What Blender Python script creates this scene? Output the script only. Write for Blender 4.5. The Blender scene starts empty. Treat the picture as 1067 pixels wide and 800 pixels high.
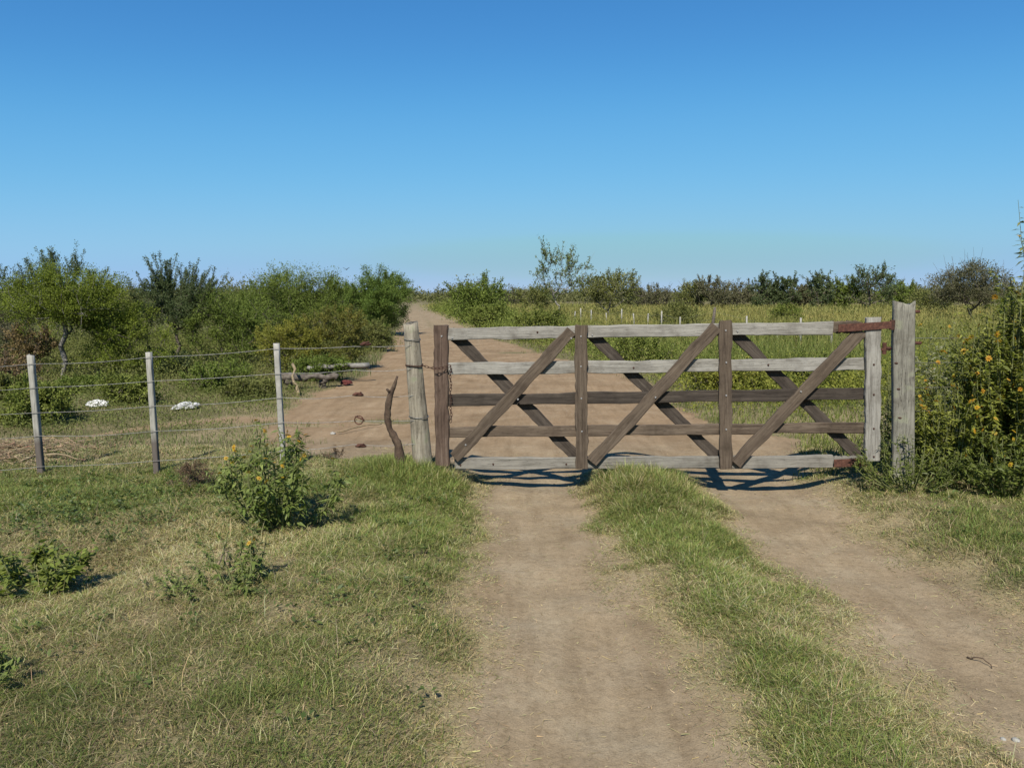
import bpy, bmesh, math, random
import numpy as np
from mathutils import Vector, Matrix
R = math.radians
C = bpy.context.scene.collection
rng = np.random.default_rng(7)

# ------------------------------------------------------------------ camera geometry (used to read distances off the photograph)
F, PITCH, EYE = 790.0, R(6.64), 1.6
def ray(px, py):
    u = (400 - py) / F; v = (px - 533.5) / F
    return Vector((v, math.cos(PITCH) + u * math.sin(PITCH), -math.sin(PITCH) + u * math.cos(PITCH)))
def at(px, py, z=0.0):                      # ground point seen at a pixel
    r = ray(px, py); t = (z - EYE) / r.z
    return Vector((0, 0, EYE)) + r * t
def atD(px, py, D):                         # point on that ray at forward distance D
    r = ray(px, py); t = D / r.y
    return Vector((0, 0, EYE)) + r * t

# ------------------------------------------------------------------ noise
def _h(ix, iy, s):
    n = (ix.astype(np.int64) * 374761393 + iy.astype(np.int64) * 668265263 + s * 1442695041) & 0x7fffffff
    n = ((n ^ (n >> 13)) * 1274126177) & 0x7fffffff
    return ((n ^ (n >> 16)) & 0xffff) / 65535.0
def vnoise(x, y, s=0):
    x0 = np.floor(x); y0 = np.floor(y); fx = x - x0; fy = y - y0
    fx = fx * fx * (3 - 2 * fx); fy = fy * fy * (3 - 2 * fy)
    a = _h(x0, y0, s); b = _h(x0 + 1, y0, s); c = _h(x0, y0 + 1, s); d = _h(x0 + 1, y0 + 1, s)
    return (a * (1 - fx) + b * fx) * (1 - fy) + (c * (1 - fx) + d * fx) * fy
def fbm(x, y, s=0, o=4):
    t = 0; a = .5; n = 0
    for k in range(o):
        t = t + a * vnoise(x * 2 ** k + 17.3 * k, y * 2 ** k - 9.1 * k, s + k); n += a; a *= .5
    return t / n
def sstep(a, b, x):
    t = np.clip((x - a) / (b - a), 0, 1); return t * t * (3 - 2 * t)

# ------------------------------------------------------------------ ground masks
YL = [-200, 6.2, 6.5, 7, 8, 9, 10, 11, 12, 13.3, 15, 18, 24.5, 35, 47, 74, 91, 150, 200, 1500]
XL = [-.25, -.3, -1.3, -2.1, -2.6, -2.9, -3.1, -3.2, -3.2, -3.0, -2.9, -3.2, -3.9, -5.3, -6.75, -10.2, -12.3, -19.8, -26.6, -196]
YR = [-200, 6.2, 7, 8, 8.6, 9, 10.3, 13.2, 16, 19.8, 27, 35, 47, 74, 91, 150, 200, 1500]
XR = [2.45, 2.5, 2.7, 3.1, 2.9, 2.5, 2.4, 2.5, 1.9, 1.0, -.5, -2.0, -3.65, -7.9, -10.7, -18.9, -25.6, -195]
def dirt(x, y):
    wx = x + (fbm(x * 2.2, y * 2.2, 11, 3) - .5) * .42 + (fbm(x * 9, y * 9, 21, 2) - .5) * .16
    wy = y + (fbm(x * 2.2, y * 2.2, 15, 3) - .5) * .42
    e = .11 + .010 * np.clip(y, 0, 15)
    def band(c, hw): return 1 - sstep(hw - e, hw + e, np.abs(wx - c))
    et = e * (1.5 + .9 * (1 - sstep(3.2, 5.2, y)))
    def tband(c, hl, hr): return sstep(-hl - et, -hl + et, wx - c) * (1 - sstep(hr - et, hr + et, wx - c))
    tr = np.maximum(tband(.22 + .0 * y, .40 - .10 * (1 - sstep(3, 5.5, y)), .34 + .30 * (1 - sstep(2.3, 4.6, y))), tband(2.0, .44 - .10 * (1 - sstep(3, 5, y)), .42))
    near = 1 - sstep(6.9, 7.3, wy)
    xl = np.interp(wy, YL, XL); xr = np.interp(wy, YR, XR)
    yard = sstep(-e, e, wx - xl) * sstep(-e, e, xr - wx)
    strip = (1 - sstep(.3, .5, np.abs(wx - 1.1))) * (1 - sstep(6.45, 6.75, wy))
    lv = (1 - sstep(-.5, -.25, wx)) * (1 - sstep(6.4, 6.8, wy))
    yard = yard * sstep(6.3, 6.7, wy) * (1 - strip) * (1 - lv)
    m = np.maximum(tr * near, yard)
    # bare band running left behind the wire fence
    yb = np.interp(x, [-9, -7, -5.3, -4.1, -3.0], [7.6, 7.5, 7.75, 9.3, 9.6])
    bd = (1 - sstep(.15, .5, np.abs(wy - yb))) * sstep(-9, -7, x) * (1 - sstep(-3.2, -2.6, x))
    m = np.maximum(m, .62 * bd)
    # grass tongues left inside the yard
    for (cx, cy, sx, sy, k) in ((-1.55, 9.4, .55, .16, .9), (-2.7, 9.2, .6, .14, .8), (-2.3, 8.0, .5, .12, .6), (-1.2, 7.6, .35, .2, .5), (.0, 21.0, .8, .5, .8), (1.6, 17.0, 1.0, .25, .6)):
        m = m * (1 - k * np.exp(-((wx - cx) / sx) ** 2 - ((wy - cy) / sy) ** 2))
    xc = (np.interp(y, YL, XL) + np.interp(y, YR, XR)) / 2
    m = m * (1 - .55 * np.exp(-((x - xc) / .4) ** 2) * sstep(26, 40, y))
    return np.clip(m, 0, 1)
def dryness(x, y):                          # 0 green .. 1 straw
    n = fbm(x * .9 + 3, y * .9, 31, 4); n2 = fbm(x * 3.1, y * 3.1, 41, 3)
    d = .47 + (n - .5) * 2.6 + (n2 - .5) * 1.1
    def blob(cx, cy, sx, sy): return np.exp(-((x - cx) / sx) ** 2 - ((y - cy) / sy) ** 2)
    d = d + .5 * blob(-.2, 2.7, .3, 1.1) + .3 * blob(-.2, 4.2, .22, 1.2) + .6 * blob(-1.6, 4.45, .75, .8) + .25 * blob(-2.5, 4.6, .5, .5)
    d = d + .45 * blob(1.5, 3.4, .28, 1.0) + .4 * blob(.72, 3.4, .2, 1.2) + .5 * blob(2.65, 4.4, .3, 1.4) + .3 * blob(2.5, 6, .3, .5)
    d = d - .25 * blob(1.05, 5.6, .4, .9) - .25 * blob(1.0, 2.5, .35, .5) - .4 * blob(-.8, 6.1, .6, .5) - .3 * blob(-3.2, 5.2, 1.6, .4) - .35 * blob(3.2, 5.2, .6, .8)
    d = d + .3 * blob(-4.6, 6.9, .8, .5)
    m = dirt(x, y); d = d + .75 * np.exp(-((m - .45) / .3) ** 2) * (1 - sstep(6.3, 7.5, y))
    return np.clip(d, 0, 1)
def height(x, y):
    near = 1 - sstep(6.6, 8.5, y)
    wx = x + (fbm(x * 1.2, y * 1.2, 51, 2) - .5) * .3
    lv = 1 - sstep(-.75, -.2, wx); rv = sstep(2.35, 2.9, wx); st = np.exp(-((wx - 1.1) / .33) ** 2)
    h = near * (.13 * lv + .11 * rv + (.075 + .05 * sstep(4.6, 5.6, y)) * st) * sstep(-3, 2.5, y) + .03
    far = 1 - sstep(60, 120, np.hypot(x, y))
    h = h + (fbm(x * .8, y * .8, 61, 3) - .5) * .06 * far * (1 - .6 * near) + (fbm(x * 3, y * 3, 71, 3) - .5) * .035 * near
    h = h - .03 * dirt(x, y) * near + (fbm(x * 7, y * 7, 81, 2) - .5) * .018 * near
    h = h - .06 * np.exp(-((x + 2.15) / .3) ** 2 - ((y - 3.95) / .22) ** 2)
    return h
def gz(x, y): return float(height(np.array([float(x)]), np.array([float(y)]))[0])

# ------------------------------------------------------------------ tagging
def tag(o, label=None, cat=None, group=None, kind=None):
    if label: o['label'] = label
    if cat: o['category'] = cat
    if group: o['group'] = group
    if kind: o['kind'] = kind
    return o
def thing(name, label, cat, loc=(0, 0, 0), rotz=0, group=None):
    o = bpy.data.objects.new(name, None); C.objects.link(o)
    o.location = loc; o.rotation_euler = (0, 0, rotz); o.empty_display_size = .1
    return tag(o, label, cat, group)
def link(name, me, parent=None):
    o = bpy.data.objects.new(name, me); C.objects.link(o)
    if parent: o.parent = parent
    return o

# ------------------------------------------------------------------ mesh from arrays
def raw_mesh(name, V, quads=None, tris=None, col=None, mat=None, smooth=False):
    V = np.asarray(V, np.float32).reshape(-1, 3)
    me = bpy.data.meshes.new(name)
    q = np.zeros((0, 4), np.int32) if quads is None else np.asarray(quads, np.int32).reshape(-1, 4)
    t = np.zeros((0, 3), np.int32) if tris is None else np.asarray(tris, np.int32).reshape(-1, 3)
    me.vertices.add(len(V)); me.vertices.foreach_set('co', V.ravel())
    nl = q.size + t.size
    me.loops.add(nl); me.loops.foreach_set('vertex_index', np.concatenate([q.ravel(), t.ravel()]).astype(np.int32))
    me.polygons.add(len(q) + len(t))
    st = np.concatenate([np.arange(len(q)) * 4, q.size + np.arange(len(t)) * 3]).astype(np.int32)
    me.polygons.foreach_set('loop_start', st)
    if smooth: me.polygons.foreach_set('use_smooth', np.ones(len(st), bool))
    if col is not None:
        a = me.attributes.new('tint', 'FLOAT_COLOR', 'POINT')
        c = np.ones((len(V), 4), np.float32); c[:, :3] = col
        a.data.foreach_set('color', c.ravel())
    me.update(calc_edges=True)
    if mat: me.materials.append(mat)
    return me
class Acc:                                  # collects pieces for one mesh
    def __init__(s): s.V = []; s.Q = []; s.T = []; s.Cc = []; s.n = 0
    def add(s, V, Q=None, T=None, col=(1, 1, 1)):
        V = np.asarray(V, float).reshape(-1, 3)
        s.V.append(V)
        if Q is not None and len(Q): s.Q.append(np.asarray(Q) + s.n)
        if T is not None and len(T): s.T.append(np.asarray(T) + s.n)
        c = np.asarray(col, float)
        s.Cc.append(np.broadcast_to(c, (len(V), 3)) if c.ndim == 1 else c)
        s.n += len(V)
    def mesh(s, name, mat, smooth=False):
        return raw_mesh(name, np.concatenate(s.V), np.concatenate(s.Q) if s.Q else None, np.concatenate(s.T) if s.T else None, np.concatenate(s.Cc), mat, smooth)
    def tube(s, pts, rad, sides=6, col=(1, 1, 1), rough=0.0, cap=True):
        pts = np.asarray(pts, float); n = len(pts); rad = np.broadcast_to(np.asarray(rad, float), (n,))
        tan = np.gradient(pts, axis=0); tan /= np.linalg.norm(tan, axis=1)[:, None] + 1e-9
        ref = np.array([.31, .17, .93]) if abs(tan[0][2]) < .9 else np.array([.95, .2, .1])
        V = []
        for i in range(n):
            a = np.cross(tan[i], ref); a /= np.linalg.norm(a) + 1e-9; b = np.cross(tan[i], a)
            th = np.arange(sides) * 2 * np.pi / sides
            rr = rad[i] * (1 + rough * (rng.random(sides) - .5))
            V.append(pts[i] + (np.cos(th) * rr)[:, None] * a + (np.sin(th) * rr)[:, None] * b)
        V = np.concatenate(V); Q = []
        for i in range(n - 1):
            for k in range(sides):
                k2 = (k + 1) % sides
                Q.append((i * sides + k, i * sides + k2, (i + 1) * sides + k2, (i + 1) * sides + k))
        T = []
        if cap:
            V = np.concatenate([V, pts[:1], pts[-1:]])
            for k in range(sides):
                k2 = (k + 1) % sides
                T.append((n * sides, k2, k)); T.append((n * sides + 1, (n - 1) * sides + k, (n - 1) * sides + k2))
        s.add(V, Q, T, col)

def frames(d):
    d = d / (np.linalg.norm(d, axis=1)[:, None] + 1e-9)
    r = rng.normal(size=d.shape)
    s = np.cross(d, r); s /= np.linalg.norm(s, axis=1)[:, None] + 1e-9
    return d, s, np.cross(s, d)
def leaf4(acc, P, d, L, W, col):            # one rhombus per leaf
    d, s, n = frames(d); N = len(P)
    L = np.broadcast_to(L, (N,))[:, None]; W = np.broadcast_to(W, (N,))[:, None]
    V = np.stack([P, P + d * L * .5 + s * W * .5, P + d * L, P + d * L * .5 - s * W * .5], 1)
    acc.add(V.reshape(-1, 3), np.arange(N * 4).reshape(N, 4), None, np.repeat(col, 4, 0))
def leaf5(acc, P, d, L, W, col, up=.6):     # folded, drooping lanceolate leaf
    N = len(P); d = d / (np.linalg.norm(d, axis=1)[:, None] + 1e-9)
    u = np.tile([0, 0, 1.0], (N, 1)) + rng.normal(size=(N, 3)) * (1 - up)
    s = np.cross(d, u); s /= np.linalg.norm(s, axis=1)[:, None] + 1e-9; n = np.cross(s, d)
    L = np.broadcast_to(L, (N,))[:, None]; W = np.broadcast_to(W, (N,))[:, None]
    m = P + d * L * .42 - n * W * .12; tip = P + d * L - n * L * .22
    V = np.stack([P, P + d * L * .4 + s * W * .5, tip, m, P + d * L * .4 - s * W * .5], 1)
    i = np.arange(N)[:, None] * 5
    acc.add(V.reshape(-1, 3), np.concatenate([i + np.array([[0, 1, 2, 3]]), i + np.array([[0, 3, 2, 4]])]), None, np.repeat(col, 5, 0))
def blades(acc, P, h, w, bend, col, lev=3):
    N = len(P); az = rng.random(N) * 2 * np.pi
    d = np.stack([np.cos(az), np.sin(az), np.zeros(N)], 1); tw = az + np.pi / 2 + rng.normal(size=N) * .5
    s = np.stack([np.cos(tw), np.sin(tw), np.zeros(N)], 1)
    h = h[:, None]; w = w[:, None]; b = bend[:, None]; rows = []
    for k in range(lev + 1):
        t = k / lev
        c = P + np.array([0, 0, 1.0]) * h * (t - .55 * np.minimum(b, 1.2) * t * t * .8) + d * h * b * t ** 1.7
        if k == lev: rows.append(c)
        else:
            rows.append(c - s * w * .5 * (1 - .55 * t)); rows.append(c + s * w * .5 * (1 - .55 * t))
    m = len(rows); V = np.stack(rows, 1).reshape(-1, 3); i = np.arange(N)[:, None] * m
    Q = [i + np.array([[2 * k, 2 * k + 1, 2 * k + 3, 2 * k + 2]]) for k in range(lev - 1)]
    T = i + np.array([[2 * lev - 2, 2 * lev - 1, 2 * lev]])
    acc.add(V, np.concatenate(Q), T, np.repeat(col, m, 0))
def straws(acc, P, L, w, col):              # bits of dry stalk lying on the ground
    N = len(P); az = rng.random(N) * 2 * np.pi; tilt = rng.normal(size=N) * .18
    d = np.stack([np.cos(az), np.sin(az), tilt], 1) * L[:, None]; s = np.stack([-np.sin(az), np.cos(az), rng.normal(size=N) * .5], 1) * w[:, None] * .5
    P = P + np.array([0, 0, .004])
    bow = np.stack([-np.sin(az), np.cos(az), np.abs(rng.normal(size=N)) * .6], 1) * (L * rng.normal(size=N) * .14)[:, None]
    V = np.stack([P - d / 2 - s, P - d / 2 + s, P + bow + s, P + bow - s, P + d / 2], 1).reshape(-1, 3)
    i = np.arange(N)[:, None] * 5
    acc.add(V, i + np.array([[0, 1, 2, 3]]), i + np.array([[3, 2, 4]]), np.repeat(col, 5, 0))

# ------------------------------------------------------------------ materials
def newmat(name):
    m = bpy.data.materials.new(name); m.use_nodes = True; nt = m.node_tree
    for n in list(nt.nodes): nt.nodes.remove(n)
    out = nt.nodes.new('ShaderNodeOutputMaterial')
    return m, nt, out
def N(nt, typ, **kw):
    n = nt.nodes.new(typ)
    for k, v in kw.items():
        if k in n.inputs.keys() if hasattr(n.inputs, 'keys') else False: n.inputs[k].default_value = v
        else: setattr(n, k, v)
    return n
def foliage_mat(name, transl=.35, rough=.55, spec=.25, tr_tint=(1.15, 1.2, .55)):
    m, nt, out = newmat(name)
    at_ = N(nt, 'ShaderNodeAttribute', attribute_name='tint')
    p = N(nt, 'ShaderNodeBsdfPrincipled'); p.inputs['Roughness'].default_value = rough; p.inputs['Specular IOR Level'].default_value = spec
    t = N(nt, 'ShaderNodeBsdfTranslucent'); mx = N(nt, 'ShaderNodeMixShader'); mx.inputs[0].default_value = transl
    tm = N(nt, 'ShaderNodeMix', data_type='RGBA', blend_type='MULTIPLY'); tm.inputs[0].default_value = 1
    tm.inputs[7].default_value = (*tr_tint, 1)
    nt.links.new(at_.outputs['Color'], p.inputs['Base Color']); nt.links.new(at_.outputs['Color'], tm.inputs[6])
    nt.links.new(tm.outputs[2], t.inputs['Color'])
    nt.links.new(p.outputs[0], mx.inputs[1]); nt.links.new(t.outputs[0], mx.inputs[2]); nt.links.new(mx.outputs[0], out.inputs[0])
    return m
def ramp(nt, stops, interp='LINEAR'):
    r = nt.nodes.new('ShaderNodeValToRGB'); r.color_ramp.interpolation = interp
    e = r.color_ramp.elements
    while len(e) > 1: e.remove(e[-1])
    e[0].position = stops[0][0]; e[0].color = (*stops[0][1], 1)
    for p, c in stops[1:]:
        k = e.new(p); k.color = (*c, 1)
    return r
def wood_mat(name, dark, mid, light, axis=0, grain=1.0, lichen=None, rough=.85, cracks=.6):
    m, nt, out = newmat(name); L = nt.links
    tc = N(nt, 'ShaderNodeTexCoord'); oi = N(nt, 'ShaderNodeObjectInfo')
    mp = N(nt, 'ShaderNodeMapping'); sc = [22, 22, 22]; sc[axis] = 1.1; mp.inputs['Scale'].default_value = sc
    ad = N(nt, 'ShaderNodeVectorMath', operation='ADD'); cmb = N(nt, 'ShaderNodeCombineXYZ'); ml = N(nt, 'ShaderNodeMath', operation='MULTIPLY'); ml.inputs[1].default_value = 37
    L.new(oi.outputs['Random'], ml.inputs[0])
    for k in range(3): L.new(ml.outputs[0], cmb.inputs[k])
    L.new(tc.outputs['Object'], ad.inputs[0]); L.new(cmb.outputs[0], ad.inputs[1]); L.new(ad.outputs[0], mp.inputs[0])
    g = N(nt, 'ShaderNodeTexNoise'); g.inputs['Scale'].default_value = 2.2; g.inputs['Detail'].default_value = 8; g.inputs['Roughness'].default_value = .68; g.inputs['Distortion'].default_value = .6
    L.new(mp.outputs[0], g.inputs['Vector'])
    r = ramp(nt, [(.28, dark), (.5, mid), (.72, light)]); L.new(g.outputs['Fac'], r.inputs[0])
    # blotchy weathering
    b = N(nt, 'ShaderNodeTexNoise'); b.inputs['Scale'].default_value = 5.5; b.inputs['Detail'].default_value = 6; b.inputs['Roughness'].default_value = .65; L.new(ad.outputs[0], b.inputs['Vector'])
    br = ramp(nt, [(.33, (.58, .56, .54)), (.5, (1, 1, 1)), (.7, (1.2, 1.2, 1.18))]); L.new(b.outputs['Fac'], br.inputs[0])
    mx = N(nt, 'ShaderNodeMix', data_type='RGBA', blend_type='MULTIPLY'); mx.inputs[0].default_value = .8
    L.new(r.outputs[0], mx.inputs[6]); L.new(br.outputs[0], mx.inputs[7])
    col = mx.outputs[2]
    # cracks along the grain
    mp2 = N(nt, 'ShaderNodeMapping'); s2 = [16, 16, 16]; s2[axis] = .8; mp2.inputs['Scale'].default_value = s2; L.new(ad.outputs[0], mp2.inputs[0])
    v = N(nt, 'ShaderNodeTexNoise'); v.inputs['Scale'].default_value = 3.4; v.inputs['Detail'].default_value = 3; v.inputs['Distortion'].default_value = 1.2; L.new(mp2.outputs[0], v.inputs['Vector'])
    cr = ramp(nt, [(.485, (1, 1, 1)), (.5, (.25, .22, .2)), (.515, (1, 1, 1))]); L.new(v.outputs['Fac'], cr.inputs[0])
    m2 = N(nt, 'ShaderNodeMix', data_type='RGBA', blend_type='MULTIPLY'); m2.inputs[0].default_value = cracks
    L.new(col, m2.inputs[6]); L.new(cr.outputs[0], m2.inputs[7]); col = m2.outputs[2]
    if lichen:
        ln = N(nt, 'ShaderNodeTexNoise'); ln.inputs['Scale'].default_value = 11; ln.inputs['Detail'].default_value = 5; L.new(ad.outputs[0], ln.inputs['Vector'])
        lr = ramp(nt, [(.56, (0, 0, 0)), (.66, (1, 1, 1))]); L.new(ln.outputs['Fac'], lr.inputs[0])
        m3 = N(nt, 'ShaderNodeMix', data_type='RGBA'); m3.inputs[7].default_value = (*lichen, 1)
        sc_ = N(nt, 'ShaderNodeMath', operation='MULTIPLY'); sc_.inputs[1].default_value = .6; L.new(lr.outputs[0], sc_.inputs[0]); L.new(sc_.outputs[0], m3.inputs[0])
        L.new(col, m3.inputs[6]); col = m3.outputs[2]
    # board-to-board variation
    hv = N(nt, 'ShaderNodeHueSaturation'); mr = N(nt, 'ShaderNodeMapRange'); mr.inputs['To Min'].default_value = .88; mr.inputs['To Max'].default_value = 1.12
    L.new(oi.outputs['Random'], mr.inputs[0]); L.new(mr.outputs[0], hv.inputs['Value']); L.new(col, hv.inputs['Color'])
    p = N(nt, 'ShaderNodeBsdfPrincipled'); p.inputs['Roughness'].default_value = rough; p.inputs['Specular IOR Level'].default_value = .2
    bp = N(nt, 'ShaderNodeBump'); bp.inputs['Strength'].default_value = .5 * grain; bp.inputs['Distance'].default_value = .006
    sm = N(nt, 'ShaderNodeMath', operation='MULTIPLY'); L.new(g.outputs['Fac'], sm.inputs[0]); L.new(cr.outputs[0], sm.inputs[1])
    L.new(sm.outputs[0], bp.inputs['Height']); L.new(bp.outputs[0], p.inputs['Normal'])
    L.new(hv.outputs[0], p.inputs['Base Color']); L.new(p.outputs[0], out.inputs[0])
    return m
def noise_mat(name, stops, scale=30, rough=.8, metal=0.0, bump=.4, detail=6, dist=.004, spec=.3):
    m, nt, out = newmat(name); L = nt.links
    tc = N(nt, 'ShaderNodeTexCoord'); g = N(nt, 'ShaderNodeTexNoise'); g.inputs['Scale'].default_value = scale; g.inputs['Detail'].default_value = detail; g.inputs['Roughness'].default_value = .65
    L.new(tc.outputs['Object'], g.inputs['Vector']); r = ramp(nt, stops); L.new(g.outputs['Fac'], r.inputs[0])
    p = N(nt, 'ShaderNodeBsdfPrincipled'); p.inputs['Roughness'].default_value = rough; p.inputs['Metallic'].default_value = metal; p.inputs['Specular IOR Level'].default_value = spec
    bp = N(nt, 'ShaderNodeBump'); bp.inputs['Strength'].default_value = bump; bp.inputs['Distance'].default_value = dist
    L.new(g.outputs['Fac'], bp.inputs['Height']); L.new(bp.outputs[0], p.inputs['Normal']); L.new(r.outputs[0], p.inputs['Base Color']); L.new(p.outputs[0], out.inputs[0])
    return m
M = {}
M['grass'] = foliage_mat('grass', .3, .6, .2)
M['straw'] = foliage_mat('straw', .15, .7, .15, (1, .95, .8))
M['leaf'] = foliage_mat('leaf', .42, .5, .3)
M['leaf_far'] = foliage_mat('leaf_far', .28, .7, .15)
M['petal'] = foliage_mat('petal', .3, .6, .2, (1.1, 1, .5))
M['pale_wood'] = wood_mat('pale_wood', (.19, .175, .15), (.37, .35, .305), (.50, .48, .43), cracks=.5)
M['grey_wood'] = wood_mat('grey_wood', (.15, .14, .115), (.30, .28, .24), (.40, .375, .325))
M['brown_wood'] = wood_mat('brown_wood', (.062, .044, .031), (.132, .099, .070), (.21, .165, .123))
M['red_wood'] = wood_mat('red_wood', (.075, .047, .034), (.155, .105, .077), (.23, .17, .13))
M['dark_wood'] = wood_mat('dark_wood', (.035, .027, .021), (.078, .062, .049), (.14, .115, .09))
M['post_wood'] = wood_mat('post_wood', (.14, .122, .09), (.31, .275, .21), (.42, .385, .305), axis=2, grain=1.4, lichen=(.26, .28, .17), cracks=.8)
M['square_post_wood'] = wood_mat('square_post_wood', (.13, .12, .10), (.29, .275, .225), (.40, .38, .32), axis=2, grain=1.6, lichen=(.34, .35, .24), cracks=.9)
M['rust'] = noise_mat('rust', [(.3, (.05, .024, .017)), (.5, (.115, .046, .030)), (.7, (.18, .085, .055))], 45, .9)
M['dark_rust'] = noise_mat('dark_rust', [(.3, (.03, .016, .011)), (.6, (.09, .04, .026)), (.75, (.14, .06, .035))], 60, .85)
M['wire'] = noise_mat('wire', [(.35, (.20, .195, .185)), (.6, (.42, .41, .39))], 40, .5, .6, .1)
M['bark'] = noise_mat('bark', [(.3, (.07, .055, .042)), (.5, (.15, .125, .10)), (.7, (.25, .215, .175))], 14, .9, 0, .8)
M['pale_bark'] = noise_mat('pale_bark', [(.3, (.16, .145, .125)), (.6, (.34, .32, .28)), (.75, (.45, .42, .38))], 10, .9, 0, .6)
M['stem'] = noise_mat('stem', [(.3, (.13, .15, .05)), (.7, (.24, .25, .10))], 30, .8)
M['stick'] = noise_mat('stick', [(.3, (.05, .032, .022)), (.5, (.11, .072, .048)), (.72, (.21, .15, .10))], 18, .9, 0, .9, dist=.01)
M['bag'] = noise_mat('bag', [(.3, (.55, .55, .52)), (.7, (.85, .85, .82))], 12, .55, 0, .5)
M['red_cloth'] = noise_mat('red_cloth', [(.3, (.09, .022, .018)), (.7, (.22, .06, .048))], 18, .9)
M['concrete'] = noise_mat('concrete', [(.3, (.30, .285, .245)), (.5, (.42, .405, .36)), (.72, (.53, .51, .46))], 22, .9)
def fence_post_mat():
    m, nt, out = newmat('fence_post_wood'); L = nt.links
    tc = N(nt, 'ShaderNodeTexCoord'); sx = N(nt, 'ShaderNodeSeparateXYZ'); L.new(tc.outputs['Object'], sx.inputs[0])
    g = N(nt, 'ShaderNodeTexNoise'); g.inputs['Scale'].default_value = 9; g.inputs['Detail'].default_value = 7
    mp = N(nt, 'ShaderNodeMapping'); mp.inputs['Scale'].default_value = (6, 6, 1); L.new(tc.outputs['Object'], mp.inputs[0]); L.new(mp.outputs[0], g.inputs['Vector'])
    r = ramp(nt, [(.3, (.22, .21, .18)), (.5, (.40, .385, .33)), (.7, (.52, .50, .44))]); L.new(g.outputs['Fac'], r.inputs[0])
    n2 = N(nt, 'ShaderNodeTexNoise'); n2.inputs['Scale'].default_value = 6; L.new(tc.outputs['Object'], n2.inputs['Vector'])
    a = N(nt, 'ShaderNodeMath', operation='MULTIPLY_ADD'); a.inputs[1].default_value = .5; L.new(n2.outputs['Fac'], a.inputs[0]); L.new(sx.outputs[2], a.inputs[2])
    rr = ramp(nt, [(.45, (1, 1, 1)), (.68, (0, 0, 0))]); L.new(a.outputs[0], rr.inputs[0])
    mx = N(nt, 'ShaderNodeMix', data_type='RGBA'); mx.inputs[7].default_value = (.085, .06, .048, 1)
    k = N(nt, 'ShaderNodeMath', operation='MULTIPLY'); k.inputs[1].default_value = .85; L.new(rr.outputs[0], k.inputs[0])
    L.new(k.outputs[0], mx.inputs[0]); L.new(r.outputs[0], mx.inputs[6])
    p = N(nt, 'ShaderNodeBsdfPrincipled'); p.inputs['Roughness'].default_value = .85; bp = N(nt, 'ShaderNodeBump'); bp.inputs['Strength'].default_value = .4; bp.inputs['Distance'].default_value = .004
    L.new(g.outputs['Fac'], bp.inputs['Height']); L.new(bp.outputs[0], p.inputs['Normal']); L.new(mx.outputs[2], p.inputs['Base Color']); L.new(p.outputs[0], out.inputs[0])
    return m
M['fence_post'] = fence_post_mat()

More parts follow.
